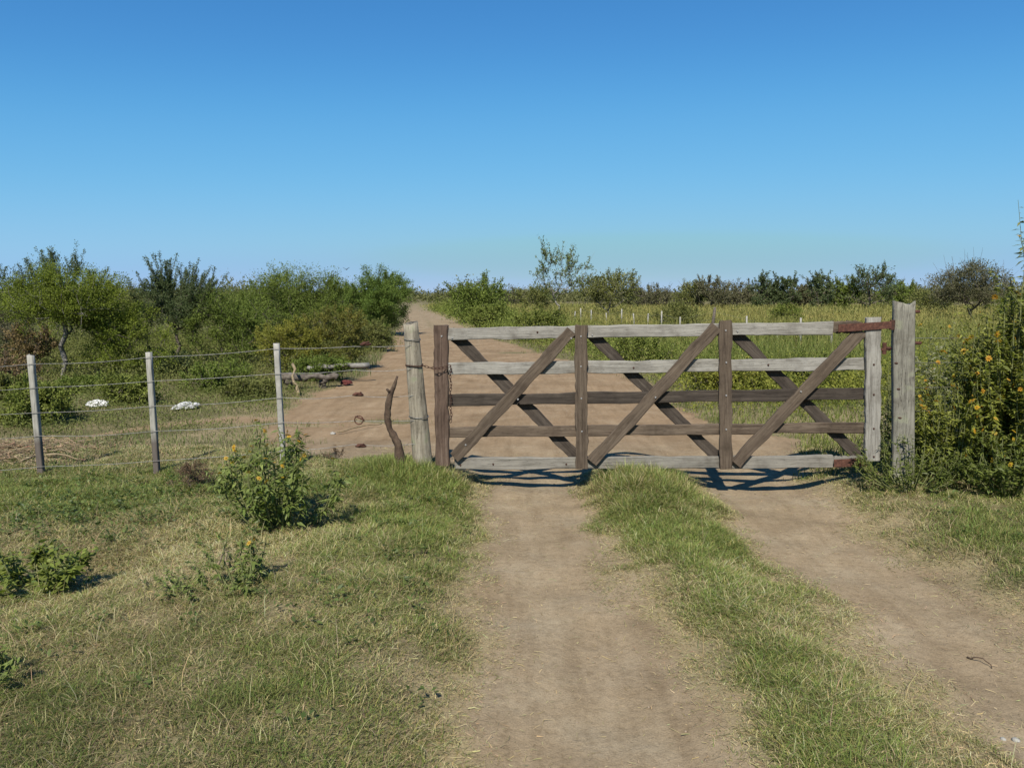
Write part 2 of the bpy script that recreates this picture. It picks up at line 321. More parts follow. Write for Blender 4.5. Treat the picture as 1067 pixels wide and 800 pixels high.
def ground_mat():
    m, nt, out = newmat('ground_soil'); L = nt.links
    tc = N(nt, 'ShaderNodeTexCoord'); at_ = N(nt, 'ShaderNodeAttribute', attribute_name='tint'); sp = N(nt, 'ShaderNodeSeparateColor'); L.new(at_.outputs['Color'], sp.inputs[0])
    def noise(s, d=8, r=.65, dist=0):
        n = N(nt, 'ShaderNodeTexNoise'); n.inputs['Scale'].default_value = s; n.inputs['Detail'].default_value = d; n.inputs['Roughness'].default_value = r; n.inputs['Distortion'].default_value = dist
        L.new(tc.outputs['Object'], n.inputs['Vector']); return n
    n1 = noise(2.2); n2 = noise(26, 8, .7); n3 = noise(140, 4, .7); n4 = noise(.9, 6, .7)
    # bare earth
    r1 = ramp(nt, [(.3, (.335, .252, .155)), (.5, (.400, .310, .198)), (.7, (.455, .372, .250))]); L.new(n1.outputs['Fac'], r1.inputs[0])
    r2 = ramp(nt, [(.3, (.72, .70, .66)), (.5, (1, 1, 1)), (.72, (1.14, 1.14, 1.12))]); L.new(n2.outputs['Fac'], r2.inputs[0])
    r3 = ramp(nt, [(.32, (.70, .68, .64)), (.5, (1, 1, 1)), (.68, (1.16, 1.15, 1.12))]); L.new(n3.outputs['Fac'], r3.inputs[0])
    a = N(nt, 'ShaderNodeMix', data_type='RGBA', blend_type='MULTIPLY'); a.inputs[0].default_value = .75; L.new(r1.outputs[0], a.inputs[6]); L.new(r2.outputs[0], a.inputs[7])
    b = N(nt, 'ShaderNodeMix', data_type='RGBA', blend_type='MULTIPLY'); b.inputs[0].default_value = .8; L.new(a.outputs[2], b.inputs[6]); L.new(r3.outputs[0], b.inputs[7])
    r4 = ramp(nt, [(.3, (.72, .70, .67)), (.5, (1, 1, 1)), (.7, (1.14, 1.14, 1.15))]); L.new(n4.outputs['Fac'], r4.inputs[0])
    b4 = N(nt, 'ShaderNodeMix', data_type='RGBA', blend_type='MULTIPLY'); b4.inputs[0].default_value = .8; L.new(b.outputs[2], b4.inputs[6]); L.new(r4.outputs[0], b4.inputs[7]); b = b4
    mpw = N(nt, 'ShaderNodeMapping'); mpw.inputs['Scale'].default_value = (9, 1.1, 1); L.new(tc.outputs['Object'], mpw.inputs[0])
    nw = N(nt, 'ShaderNodeTexNoise'); nw.inputs['Scale'].default_value = 1; nw.inputs['Detail'].default_value = 6; nw.inputs['Roughness'].default_value = .6; L.new(mpw.outputs[0], nw.inputs['Vector'])
    r5 = ramp(nt, [(.34, (.80, .78, .76)), (.5, (1, 1, 1)), (.68, (1.1, 1.1, 1.1))]); L.new(nw.outputs['Fac'], r5.inputs[0])
    b5 = N(nt, 'ShaderNodeMix', data_type='RGBA', blend_type='MULTIPLY'); b5.inputs[0].default_value = .7; L.new(b.outputs[2], b5.inputs[6]); L.new(r5.outputs[0], b5.inputs[7]); b = b5
    # redder earth beyond the gate (blue channel)
    rd = N(nt, 'ShaderNodeMix', data_type='RGBA', blend_type='MULTIPLY'); rd.inputs[7].default_value = (.96, .875, .815, 1); L.new(sp.outputs[2], rd.inputs[0]); L.new(b.outputs[2], rd.inputs[6])
    # soil and thatch between the blades
    g1 = ramp(nt, [(.3, (.10, .095, .04)), (.5, (.17, .155, .07)), (.7, (.25, .22, .115))]); L.new(n2.outputs['Fac'], g1.inputs[0])
    dr = N(nt, 'ShaderNodeMix', data_type='RGBA'); dr.inputs[7].default_value = (.39, .315, .18, 1); L.new(sp.outputs[1], dr.inputs[0]); L.new(g1.outputs[0], dr.inputs[6])
    g2 = N(nt, 'ShaderNodeMix', data_type='RGBA', blend_type='MULTIPLY'); g2.inputs[0].default_value = .9; L.new(dr.outputs[2], g2.inputs[6]); L.new(r3.outputs[0], g2.inputs[7])
    # mask broken up by fine noise
    mm = N(nt, 'ShaderNodeMath', operation='MULTIPLY_ADD'); mm.inputs[1].default_value = .55; L.new(n2.outputs['Fac'], mm.inputs[0])
    mb = N(nt, 'ShaderNodeMath', operation='SUBTRACT'); mb.inputs[1].default_value = .275; L.new(sp.outputs[0], mb.inputs[0]); L.new(mb.outputs[0], mm.inputs[2])
    mk = ramp(nt, [(.33, (0, 0, 0)), (.62, (1, 1, 1))]); L.new(mm.outputs[0], mk.inputs[0])
    mx = N(nt, 'ShaderNodeMix', data_type='RGBA'); L.new(mk.outputs[0], mx.inputs[0]); L.new(g2.outputs[2], mx.inputs[6]); L.new(rd.outputs[2], mx.inputs[7])
    p = N(nt, 'ShaderNodeBsdfPrincipled'); p.inputs['Roughness'].default_value = .95; p.inputs['Specular IOR Level'].default_value = .1
    hs = N(nt, 'ShaderNodeMath', operation='MULTIPLY_ADD'); hs.inputs[1].default_value = .35; L.new(n3.outputs['Fac'], hs.inputs[0]); L.new(n2.outputs['Fac'], hs.inputs[2])
    bp = N(nt, 'ShaderNodeBump'); bp.inputs['Strength'].default_value = .55; bp.inputs['Distance'].default_value = .02; L.new(hs.outputs[0], bp.inputs['Height']); L.new(bp.outputs[0], p.inputs['Normal'])
    L.new(mx.outputs[2], p.inputs['Base Color']); L.new(p.outputs[0], out.inputs[0])
    return m
M['ground'] = ground_mat()

# ------------------------------------------------------------------ ground sheet
def axis(lo, hi, step, far_lo, far_hi, g=1.13):
    a = list(np.arange(lo, hi + 1e-6, step)); s = step; v = hi; up = []
    while v < far_hi: s *= g; v += s; up.append(v)
    s = step; v = lo; dn = []
    while v > far_lo: s *= g; v -= s; dn.append(v)
    return np.array(dn[::-1] + a + up)
gx0 = axis(-5.5, 5.0, .05, -4000, 4000); gx = np.concatenate([gx0[gx0 < -32], np.arange(-31.5, -5.6, .25), gx0[gx0 >= -5.5 - 1e-6]]); gy = axis(1.2, 10.5, .05, -1500, 5000, 1.085)
X, Y = np.meshgrid(gx, gy); Z = height(X, Y)
nx, ny = len(gx), len(gy)
idx = np.arange(nx * ny).reshape(ny, nx)
Q = np.stack([idx[:-1, :-1], idx[:-1, 1:], idx[1:, 1:], idx[1:, :-1]], -1).reshape(-1, 4)
dm = dirt(X, Y); dd = dryness(X, Y)
far = sstep(9, 14, np.hypot(X, Y))
col = np.stack([dm,np.maximum(np.maximum(dd * (1 - .6 * far), .22 * far), .9 * np.exp(-((X - np.interp(Y, YR, XR) - .35) / .6) ** 2) * sstep(20, 34, Y)), sstep(6.5, 9, Y) * (1 - .85 * sstep(22, 42, Y))], -1).reshape(-1, 3)
gnd = link('ground', raw_mesh('ground', np.stack([X, Y, Z], -1), Q, None, col, M['ground'], True)); gnd['kind'] = 'structure'

# ------------------------------------------------------------------ grass
def jit(c, n, s=.25):
    c = np.asarray(c, float); k = 1 + rng.normal(size=(n, 1)) * s
    return np.clip(c * k * (1 + rng.normal(size=(n, 3)) * .08), .005, .9)
GREEN = np.array([.190, .245, .058]); OLIVE = np.array([.310, .295, .098]); STRAW = np.array([.56, .465, .245]); BROWN = np.array([.27, .205, .115])
def grass_cols(x, y, bias=0):
    n = len(x); d = dryness(x, y) + bias
    r = rng.random(n)
    pick = np.where(r < .06 + .62 * d, 2, np.where(r < .32 + .55 * d, 1, 0))
    pick = np.where((pick == 2) & (rng.random(n) < .18), 3, pick)
    base = np.stack([GREEN, OLIVE, STRAW, BROWN])[pick]
    pat = .88 + .62 * fbm(x * 1.7 + 9, y * 1.7, 141, 4) + .12 * np.exp(-((x - 1.1) / .5) ** 2) - .24 * np.exp(-((x + 1.3) / 1.0) ** 2 - ((y - 2.5) / .8) ** 2) + .18 * np.exp(-((x + 1.7) / .9) ** 2 - ((y - 4.4) / .8) ** 2) + .12 * np.exp(-((x + .8) / .6) ** 2 - ((y - 5.6) / .9) ** 2)
    pat = pat[:, None]
    return np.clip(base * pat * (1 + rng.normal(size=(n, 1)) * .22) * (1 + rng.normal(size=(n, 3)) * .06), .01, .8)
def scatter(x0, x1, y0, y1, n):
    return x0 + rng.random(n) * (x1 - x0), y0 + rng.random(n) * (y1 - y0)
def lawn(name, x0, x1, y0, y1, n, label, hmul=1.0, cond=None):
    x, y = scatter(x0, x1, y0, y1, n)
    m = dirt(x, y); d = dryness(x, y)
    keep = rng.random(n) > np.clip(m * 1.15 + .12 * (d > .75), 0, 1)
    tuft = np.clip(.5 + 1.7 * (.55 * fbm(x * 6.5, y * 6.5, 91, 3) + .45 * fbm(x * 2.6, y * 2.6, 95, 3) - .5), .02, 1); keep &= rng.random(n) < .30 + 1.3 * tuft
    if cond is not None: keep &= cond(x, y)
    x, y, m, d, tuft = x[keep], y[keep], m[keep], d[keep], tuft[keep]; k = len(x)
    P = np.stack([x, y, height(x, y) - .004], 1)
    edge = 1 - .6 * sstep(0, .55, m)
    lush = 1 + .9 * np.exp(-((x + 1.75) / .85) ** 2 - ((y - 4.55) / .5) ** 2) + 1.7 * np.exp(-((x + .75) / .6) ** 2 - ((y - 6.0) / .35) ** 2) + 2.0 * np.exp(-((x - 1.08) / .52) ** 4 - ((y - 5.85) / .42) ** 2)
    h = (.020 + .046 * rng.random(k) ** 1.3) * (.35 + 1.5 * tuft) * edge * lush * (1 - .35 * d) * hmul
    w = .0019 + .0016 * rng.random(k) + .0004 * np.clip(y - 3, 0, 6)
    bend = (.3 + 1.1 * rng.random(k) + .7 * d * rng.random(k)) * np.clip(1.5 - .35 * lush, .45, 1.1)
    acc = Acc(); blades(acc, P, h, w, bend, grass_cols(x, y), 3)
    o = link(name, acc.mesh(name, M['grass'])); o['kind'] = 'stuff'
    return tag(o, label, 'grass')
lawn('verge_grass', -4.4, -.05, 1.9, 7.2, 560000, 'short mixed green and straw grass on the left verge before the wire fence')
lawn('track_grass', .45, 1.75, 1.9, 6.9, 190000, 'green grass ridge between the two wheel tracks')
lawn('bank_grass', 2.2, 5.2, 2.2, 7.6, 170000, 'short grass on the right bank below the flowering bush')

x, y = scatter(-3.8, 4.4, 2.0, 6.9, 5200); m = dirt(x, y); k = (m < .3) & (rng.random(len(x)) < .25 + .9 * dryness(x, y)); x, y = x[k], y[k]; n_ = len(x)
acc = Acc(); blades(acc, np.stack([x, y, height(x, y)], 1), .07 + .13 * rng.random(n_) ** 1.5, .0016 + .0012 * rng.random(n_), .2 + .9 * rng.random(n_), jit(np.array([.50, .43, .23]), n_, .25), 3)
tag(link('dry_stalks', acc.mesh('dry_stalks', M['straw'])), 'thin dry seed stalks standing above the short verge grass', 'grass', kind='stuff')
# straw litter over verges and track edges
acc = Acc()
x, y = scatter(-3.6, 4.2, 1.9, 7.5, 420000); m = dirt(x, y); d = dryness(x, y)
pr = np.where(m > .5, .04 + .85 * np.exp(-((m - .5) / .25) ** 2), .12 + .75 * d) * .62
k = rng.random(len(x)) < pr; x, y = x[k], y[k]
straws(acc, np.stack([x, y, height(x, y)], 1), .010 + .055 * rng.random(len(x)) ** 2.6, .0011 + .0012 * rng.random(len(x)), jit(STRAW * .92, len(x), .22))
tag(link('straw_litter', acc.mesh('straw_litter', M['straw'])), 'pale dry straw bits lying on the verges and wheel tracks', 'straw', kind='stuff')
# pebbles and clods
acc = Acc()
x, y = scatter(-2.5, 3.2, 2.0, 12, 7000); m = dirt(x, y); k = m > .4; x, y = x[k], y[k]
base = np.array([[1, 0, 0], [-1, 0, 0], [0, 1, 0], [0, -1, 0], [0, 0, .7], [0, 0, -.7]], float)
Tt = np.array([[0, 2, 4], [2, 1, 4], [1, 3, 4], [3, 0, 4], [2, 0, 5], [1, 2, 5], [3, 1, 5], [0, 3, 5]])
for i in range(len(x)):
    s = .002 + .007 * random.Random(i).random() ** 6
    acc.add(base * s * (1 + (rng.random((6, 1)) - .5) * .7) + [x[i], y[i], gz(x[i], y[i]) + s * .2], None, Tt, np.array([.33, .26, .19]) * (.7 + .6 * rng.random()))
M['clod'] = foliage_mat('clod', 0, .95, .1)
tag(link('pebbles', acc.mesh('pebbles', M['clod'])), 'small clods and pebbles scattered over the bare dirt', 'pebbles', kind='stuff')

# mid and far grass: density falls and blade size grows with distance
def field(name, n, D0, D1, a0, a1, hfun, label, colf, keepf, wk=.0005):
    D = D0 * (D1 / D0) ** rng.random(n); a = R(a0) + rng.random(n) * R(a1 - a0)
    x = D * np.sin(a); y = D * np.cos(a); m = dirt(x, y)
    k = (rng.random(n) > np.clip(m * 1.3, 0, 1)) & keepf(x, y, rng.random(n)); x, y, D = x[k], y[k], D[k]; n = len(x)
    P = np.stack([x, y, height(x, y) - .01], 1)
    h = hfun(x, y) * (.55 + .7 * rng.random(n)); w = (.003 + wk * D) * (.7 + .6 * rng.random(n))
    acc = Acc(); blades(acc, P, h, w, .1 + .55 * rng.random(n), colf(x, y), 3)
    o = link(name, acc.mesh(name, M['grass'])); tag(o, label, 'grass', kind='stuff'); return o
def road_r(y): return np.interp(y, YR, XR)
def road_l(y): return np.interp(y, YL, XL)
def h_right(x, y):
    off = np.clip(x - road_r(y), 0, 30)
    base = .10 + .50 * sstep(.3, 2.5, off) * sstep(9, 15, y)
    return base * (.6 + .8 * fbm(x * .35, y * .35, 101, 3))
def c_right(x, y):
    n = len(x); t = np.clip(fbm(x * .12, y * .12, 111, 4) * 1.8 - .55 + rng.normal(size=n) * .18 + .45 * sstep(15, 45, y), 0, 1)[:, None]
    t = np.clip(t + .8 * (fbm(x * .45, y * .2, 171, 3) - .5)[:, None], 0, 1); c = np.array([.20, .25, .055]) * (1 - t) + np.array([.44, .385, .12]) * t
    return np.clip(c * (1 + rng.normal(size=(n, 1)) * .2), .01, .8)
field('meadow_grass', 120000, 6.8, 130, -8, 44, h_right, 'tall yellow green grass of the meadow right of the dirt road', c_right, lambda x, y, r: x > road_r(y) - .5)
def h_left(x, y): return (.07 + .12 * sstep(11, 18, y)) * (.6 + .9 * fbm(x * .7, y * .7, 121, 3))
def c_left(x, y):
    n = len(x); t = np.clip(fbm(x * .5, y * .5, 131, 3) * 1.5 - .5 + rng.normal(size=n) * .2, 0, 1)[:, None]
    c = np.array([.17, .22, .065]) * (1 - t) + np.array([.39, .335, .165]) * t
    return np.clip(c * (1 + rng.normal(size=(n, 1)) * .2), .01, .8)
field('pasture_grass', 80000, 6.8, 90, -44, -2, h_left, 'short grass between the wire fence and the thicket', c_left, lambda x, y, r: x < road_l(y) + .6)
field('yard_grass', 26000, 7.0, 14, -20, 25, lambda x, y: .06 + 0 * x, 'thin patches of low grass on the dirt beyond the gate', c_left, lambda x, y, r: (x > road_l(y) - .3) & (x < road_r(y) + .3))

# ------------------------------------------------------------------ trees and shrubs
def skeleton(cl, base, top, r_tip, p=2.2, jitter=.12, nseg=3):
    # joins every clump centre to the trunk, pipe-model radii
    pts = [np.array(base, float)]; par = [-1]; dep = [0.0]
    for t in (.35, .7, 1.0):
        q = np.array(base) * (1 - t) + np.array(top) * t + rng.normal(size=3) * jitter * .3 * np.array([1, 1, .2])
        pts.append(q); par.append(len(pts) - 2); dep.append(dep[-1] + np.linalg.norm(q - pts[-2]))
    order = np.argsort(np.linalg.norm(cl - np.array(top), axis=1)); tips = []
    for i in order:
        A = np.array(pts); dist = np.linalg.norm(A - cl[i], axis=1) + .35 * np.array(dep) + 3.0 * np.maximum(0, A[:, 2] - cl[i][2]); dist[0] += 2
        j = int(np.argmin(dist)); a = A[j]; L = np.linalg.norm(cl[i] - a); prev = j
        for s in range(1, nseg + 1):
            t = s / nseg; q = a * (1 - t) + cl[i] * t
            if s < nseg: q = q + rng.normal(size=3) * jitter * L * .5 + np.array([0, 0, -.08 * L * math.sin(math.pi * t)])
            pts.append(q); par.append(prev); dep.append(dep[prev] + L / nseg); prev = len(pts) - 1
        tips.append(prev)
    rad = np.zeros(len(pts)); haschild = np.zeros(len(pts), bool)
    for i in range(len(pts) - 1, -1, -1):
        if not haschild[i]: rad[i] = r_tip ** p
        if par[i] >= 0: rad[par[i]] += rad[i]; haschild[par[i]] = True
    rad = rad ** (1 / p)
    return np.array(pts), par, rad
def wood_from(pts, par, rad, acc, sides=5, rmin=0.0, rough=.25):
    for i in range(1, len(pts)):
        j = par[i]
        if rad[i] < rmin: continue
        acc.tube([pts[j], (pts[j] + pts[i]) / 2, pts[i]], [min(rad[j], rad[i] * 1.5), (min(rad[j], rad[i] * 1.5) + rad[i]) / 2, rad[i]], sides, rough=rough, cap=False)
def tree(name, label, cat, group, x, y, H, W, cb, ncl, nl, ls, colA, colB, seed, bark='bark', trunk_h=None, sprouts=0, spl=.5, sparse=1.0, r_tip=.006, clump=.17, depth=.85, flat=1.0, lean=0, bare=0, leaf='leaf_far', aspect=.42, zb=None, sigma=1.0, dn=.35, lk=(.86, .27)):
    global rng
    rng = np.random.default_rng(seed)
    z0 = gz(x, y) - .03 if zb is None else zb
    root = thing(name, label, cat, (x, y, z0), 0, group)
    rx, ry, rz = W / 2, W / 2 * depth, (H - cb) / 2; cz = (H + cb) / 2
    n = ncl; u = rng.normal(size=(n, 3)); u /= np.linalg.norm(u, axis=1)[:, None]
    rr = rng.random(n) ** .42
    lump = lk[0] + lk[1] * vnoise(u[:, 0] * 1.9 + seed, u[:, 1] * 1.9 + u[:, 2] * 1.7, seed)
    c = u * (rr * lump)[:, None] * np.array([rx, ry, rz]) * .93 + np.array([lean, 0, cz])
    c[:, 2] = np.where(c[:, 2] < cz, cz - (cz - c[:, 2]) * flat, c[:, 2])
    c[:, 2] = np.maximum(c[:, 2], .06)
    th = trunk_h if trunk_h is not None else max(.08, cb * .75)
    pts, par, rad = skeleton(c, (0, 0, -.05), (lean * .3, 0, th), r_tip)
    wa = Acc(); wood_from(pts, par, rad, wa)
    la = Acc(); colA = np.array(colA); colB = np.array(colB)
    s = clump * W; ctint = rng.random(n)
    per = np.maximum(2, (nl / n * (.5 + rng.random(n)) * sparse)).astype(int)
    ci = np.repeat(np.arange(n), per); k = len(ci)
    off = np.clip(rng.normal(size=(k, 3)), -1.5, 1.5) * s * np.array([1, 1, .62]) * (.45 + .35 * rng.random((k, 1))) * sigma
    # gather leaves along a few twigs in each clump
    ntw = 5; tw = rng.normal(size=(n, ntw, 3)) + np.array([0, 0, .45]) + (c - np.array([lean, 0, cz]))[:, None, :] / np.array([rx, ry, rz]) * .8
    tw /= np.linalg.norm(tw, axis=2)[:, :, None]
    pick = rng.integers(0, ntw, k); tt = rng.random(k) * s * 1.35
    P = c[ci] + tw[ci, pick] * tt[:, None] + off * .38
    P[:, 2] = np.clip(P[:, 2], .03, None)
    d = tw[ci, pick] + rng.normal(size=(k, 3)) * .75 + np.array([0, 0, .1])
    t = np.clip(.55 * ctint[ci] + .45 * rng.random(k) + dn * (fbm(P[:, 0] * 1.3 / max(W, 1) * 3, P[:, 2] * 3 / max(W, 1), seed, 2) - .5), 0, 1)[:, None]
    col = np.clip((colA * (1 - t) + colB * t) * (1 + rng.normal(size=(k, 1)) * .16), .006, .7)
    leaf4(la, P, d, ls * (.6 + .8 * rng.random(k)), ls * aspect * (.7 + .6 * rng.random(k)), col)
    for i in range(n):
        for q in range(2 if n > 60 else 3):
            e = c[i] + tw[i, q] * s * 1.2
            wa.tube([c[i], (c[i] + e) / 2 + rng.normal(size=3) * s * .08, e], [r_tip * .8, r_tip * .6, r_tip * .3], 3, cap=False)
    # feathery shoots breaking the outline
    if sprouts:
        out = np.argsort(-(c[:, 2] + .25 * np.abs(c[:, 0])))[:max(4, int(n * .4))]
        for q in range(sprouts):
            i = out[rng.integers(len(out))]
            dirv = (c[i] - np.array([lean, 0, cz * .6])) / np.array([rx, ry, rz]) + np.array([0, 0, .7]) + rng.normal(size=3) * .35; dirv /= np.linalg.norm(dirv)
            L = spl * (.5 + rng.random()); b = rng.normal(size=3) * .12 * L
            tt_ = np.linspace(0, 1, 5)[:, None]; line = c[i] + dirv * L * tt_ + b * tt_ ** 2
            wa.tube(line, r_tip * np.linspace(.9, .3, 5), 3, cap=False)
            if rng.random() < bare: continue
            m_ = int(nl / n * .55 * sparse) + 6; ti = rng.random(m_)[:, None] ** .8
            P = c[i] + dirv * L * ti + b * ti ** 2 + np.clip(rng.normal(size=(m_, 3)), -1.4, 1.4) * s * .09
            d = dirv * .5 + rng.normal(size=(m_, 3)) * .8
            tcol = rng.random((m_, 1)); col = np.clip((colA * (1 - tcol) + colB * tcol) * (1 + rng.normal(size=(m_, 1)) * .15), .006, .7)
            leaf4(la, P, d, ls * (.6 + .7 * rng.random(m_)), ls * aspect * (.7 + .6 * rng.random(m_)), col)
    shrub = cat in ('shrub', 'bush', 'weed')
    link('stems' if shrub else 'trunk', wa.mesh('trunk', M[bark], True), root)
    link('foliage' if shrub else 'crown', la.mesh('crown', M[leaf]), root)
    return root
BRIGHT = ((.15, .20, .025), (.27, .325, .045)); DARK = ((.085, .125, .045), (.165, .205, .085)); OLV = ((.15, .175, .045), (.28, .285, .09))
MID = ((.125, .18, .03), (.235, .295, .06)); GREY = ((.125, .125, .062), (.235, .225, .12)); YEL = ((.17, .20, .035), (.38, .35, .06)); WEED = ((.15, .20, .035), (.29, .325, .075))
def px2x(px, D): return (px - 533.5) / F * (D * math.cos(PITCH) + .16 * 1.0)
def T(name, label, cat, group, px, D, ytop, wpx, ybase=None, cb=None, pal=MID, **kw):
    H = EYE + (308 - ytop) / F * D - .03; W = wpx / F * D
    x = px2x(px, D)
    if cb is None: cb = max(.05, EYE - (ybase - 308) / F * D) if ybase else .1
    return tree(name, label, cat, group, x, D, H, W, cb, colA=pal[0], colB=pal[1], **kw)
G1 = 'trees and shrubs of the thicket behind the wire fence'
# left thicket, back row
T('thorn_tree', 'dark feathery tree rising behind the bright green tree at the far left', 'tree', G1, 62, 23, 274, 92, 335, pal=DARK, ncl=70, nl=18000, ls=0.0510, seed=101, sprouts=46, spl=.55, clump=.12, sparse=.8)
T('thorn_tree', 'sparse dark tree cut by the left edge of the picture', 'tree', G1, 4, 24, 280, 60, 340, pal=DARK, ncl=50, nl=12000, ls=0.0544, seed=102, sprouts=34, spl=.5, clump=.13, sparse=.7)
# bright green tree with visible trunk
T('thorn_tree', 'bright green umbrella-shaped tree with forked pale trunk behind the first fence post', 'tree', G1, 64, 14.2, 286, 128, 349, pal=BRIGHT, ncl=140, nl=52000, ls=0.0340, seed=103, trunk_h=.55, sprouts=40, spl=.25, clump=.11, bark='pale_bark', lean=.1, flat=.55, r_tip=.0065)
T('thorn_tree', 'feathery dark tree with bare grey trunk behind the second fence post', 'tree', G1, 186, 16.5, 289, 90, 350, pal=DARK, ncl=95, nl=22000, ls=0.0374, seed=104, trunk_h=.5, sprouts=80, spl=.5, clump=.10, sparse=1.25, flat=.6)
T('thicket_shrub', 'light green rounded shrub between the two thicket trees with trunks', 'shrub', G1, 130, 14.6, 318, 92, 398, pal=BRIGHT, ncl=70, nl=22000, ls=0.0374, seed=105, sprouts=22, spl=.2, clump=.13)
T('thicket_shrub', 'tall mid green shrub right of the tree with bare grey trunk', 'shrub', G1, 240, 16.5, 308, 96, 385, pal=MID, ncl=80, nl=24000, ls=0.0408, seed=106, sprouts=24, spl=.22, clump=.13)
T('thicket_shrub', 'low dark shrub in the shade below the bare grey trunk', 'shrub', G1, 166, 15.0, 368, 60, 398, pal=DARK, ncl=45, nl=12000, ls=0.0408, seed=107, sprouts=8, spl=.2, clump=.14)
T('thicket_shrub', 'wide olive green shrub with ragged top left of the round dark shrub by the road', 'shrub', G1, 304, 22.5, 286, 134, 372, pal=MID, lk=(.93, .14), ncl=150, nl=50000, ls=0.0510, seed=108, sprouts=46, spl=.36, clump=.11)
T('thicket_shrub', 'round dark green shrub beside the left edge of the dirt road', 'shrub', G1, 394, 30, 284, 72, 345, pal=((.115, .19, .034), (.22, .30, .062)), lk=(.98, .06), ncl=170, nl=60000, ls=0.0578, seed=109, sprouts=70, spl=.25, clump=.12, depth=1.1)
T('thicket_shrub', 'pale olive shrub seen in the gap between far left trees and feathery dark tree', 'shrub', G1, 128, 26, 302, 70, 360, pal=OLV, ncl=50, nl=12000, ls=0.0612, seed=110, sprouts=14, spl=.3, clump=.14)
T('thicket_shrub', 'dull green shrub in the dip right of the feathery dark tree', 'shrub', G1, 246, 30, 300, 66, 350, pal=OLV, ncl=50, nl=12000, ls=0.0680, seed=111, sprouts=14, spl=.3, clump=.14)
T('thicket_shrub', 'greyish twiggy shrub filling the gap at the far left below the sparse tree', 'shrub', G1, 8, 17, 318, 70, 390, pal=GREY, ncl=50, nl=10000, ls=0.0408, seed=112, sprouts=18, spl=.3, clump=.14, bare=.5)
# yellow-flowered shrubs in front
T('yellow_shrub', 'yellowish leafy shrub with ochre blooms behind the third fence post', 'shrub', G1, 300, 15.2, 336, 70, 398, pal=YEL, ncl=55, nl=16000, ls=0.0374, seed=113, sprouts=20, spl=.2, clump=.13)
T('yellow_shrub', 'broad yellow green shrub by the fallen timber at the yard edge', 'shrub', G1, 350, 15.8, 327, 74, 396, pal=((.13, .155, .035), (.31, .27, .06)), ncl=70, nl=20000, ls=0.0408, seed=114, sprouts=24, spl=.22, clump=.13)
T('yellow_shrub', 'small pale green shrub at the road edge below the round dark shrub', 'shrub', G1, 394, 21.5, 334, 40, 366, pal=OLV, ncl=40, nl=10000, ls=0.0476, seed=115, sprouts=12, spl=.2, clump=.15)
# weeds just behind the fence
G2 = 'weeds growing behind the wire fence'
for k, (px, D, yt, w, yb, pal, lab) in enumerate((
    (40, 9.3, 400, 74, 448, WEED, 'dark leafy weed clump behind the first fence post'),
    (132, 10.9, 396, 60, 438, WEED, 'wide yellow green weed clump left of the second fence post'),
    (16, 11.4, 392, 60, 430, OLV, 'dry olive weed clump at the far left behind the fence'),
    (84, 12.4, 396, 50, 422, MID, 'green weed clump below the bright umbrella-shaped tree'),
    (228, 12.6, 380, 74, 420, MID, 'broad green weed clump midway between second and third fence posts'),
    (262, 11.6, 398, 56, 426, OLV, 'pale tufted weed left of the third fence post'),
    (335, 13.8, 372, 60, 402, MID, 'dark green weed behind the fallen grey timber'))):
    T('weed_clump', lab, 'weed', G2, px, D, yt, w, yb, pal=pal, ncl=46, nl=8000, ls=.038, seed=130 + k, sprouts=16, spl=.14, clump=.14, aspect=.5)
tree('brush_pile', 'rusty brown dead brush heaped below the bright green tree', 'brush', None, px2x(36, 15.2), 15.2, 1.05, .9, .1, 46, 3600, .055, (.17, .125, .06), (.33, .24, .10), 150, sprouts=30, spl=.35, bare=.7, clump=.14)
tree('brush_pile', 'reddish withered brush at the far left edge beside the first fence post', 'brush', None, px2x(6, 12.6), 12.6, .55, 1.1, .05, 30, 2400, .05, (.17, .115, .065), (.30, .21, .11), 151, sprouts=16, spl=.25, bare=.6, clump=.14)
# ---- right of the road
G3 = 'trees and shrubs in the meadow right of the road'
T('meadow_shrub', 'rounded green shrub with thin upper twigs beside the right edge of the dirt road', 'shrub', G3, 497, 44, 294, 62, 340, pal=MID, ncl=80, nl=9000, ls=.13, seed=201, sprouts=36, spl=.7, clump=.13, sparse=.9)
T('meadow_shrub', 'low bright green roadside shrub in front of the rounded shrub with thin upper twigs', 'shrub', G3, 512, 36, 318, 50, 345, pal=WEED, ncl=60, nl=6000, ls=.11, seed=202, sprouts=22, spl=.3, clump=.14)
T('slender_tree', 'tall thin see-through tree with whitish stems behind the gate', 'tree', G3, 583, 50, 263, 62, 315, pal=((.11, .15, .04), (.22, .27, .08)), ncl=60, nl=2600, ls=.13, seed=203, bark='pale_bark', trunk_h=.9, sprouts=46, spl=.9, clump=.09, r_tip=.012, sparse=1.0, bare=.3)
T('meadow_tree', 'broad low tree with slanting pale limbs right of the tall thin tree', 'tree', G3, 634, 54, 289, 66, 318, pal=OLV, ncl=80, nl=8000, ls=.14, seed=204, bark='pale_bark', trunk_h=.6, sprouts=36, spl=.7, clump=.12, r_tip=.013)
T('meadow_shrub', 'dark shrub at the foot of the tall thin tree', 'shrub', G3, 560, 56, 300, 44, 325, pal=OLV, ncl=40, nl=3600, ls=.15, seed=205, sprouts=16, spl=.6, clump=.14, sparse=.8)
T('bare_topped_tree', 'solitary grey brown tree with dead twigs on top right of the gate', 'tree', G3, 1010, 46, 275, 84, 326, pal=GREY, ncl=130, nl=20000, ls=.10, seed=206, trunk_h=.7, sprouts=34, spl=1.0, bare=.93, clump=.10, r_tip=.014, flat=.7)
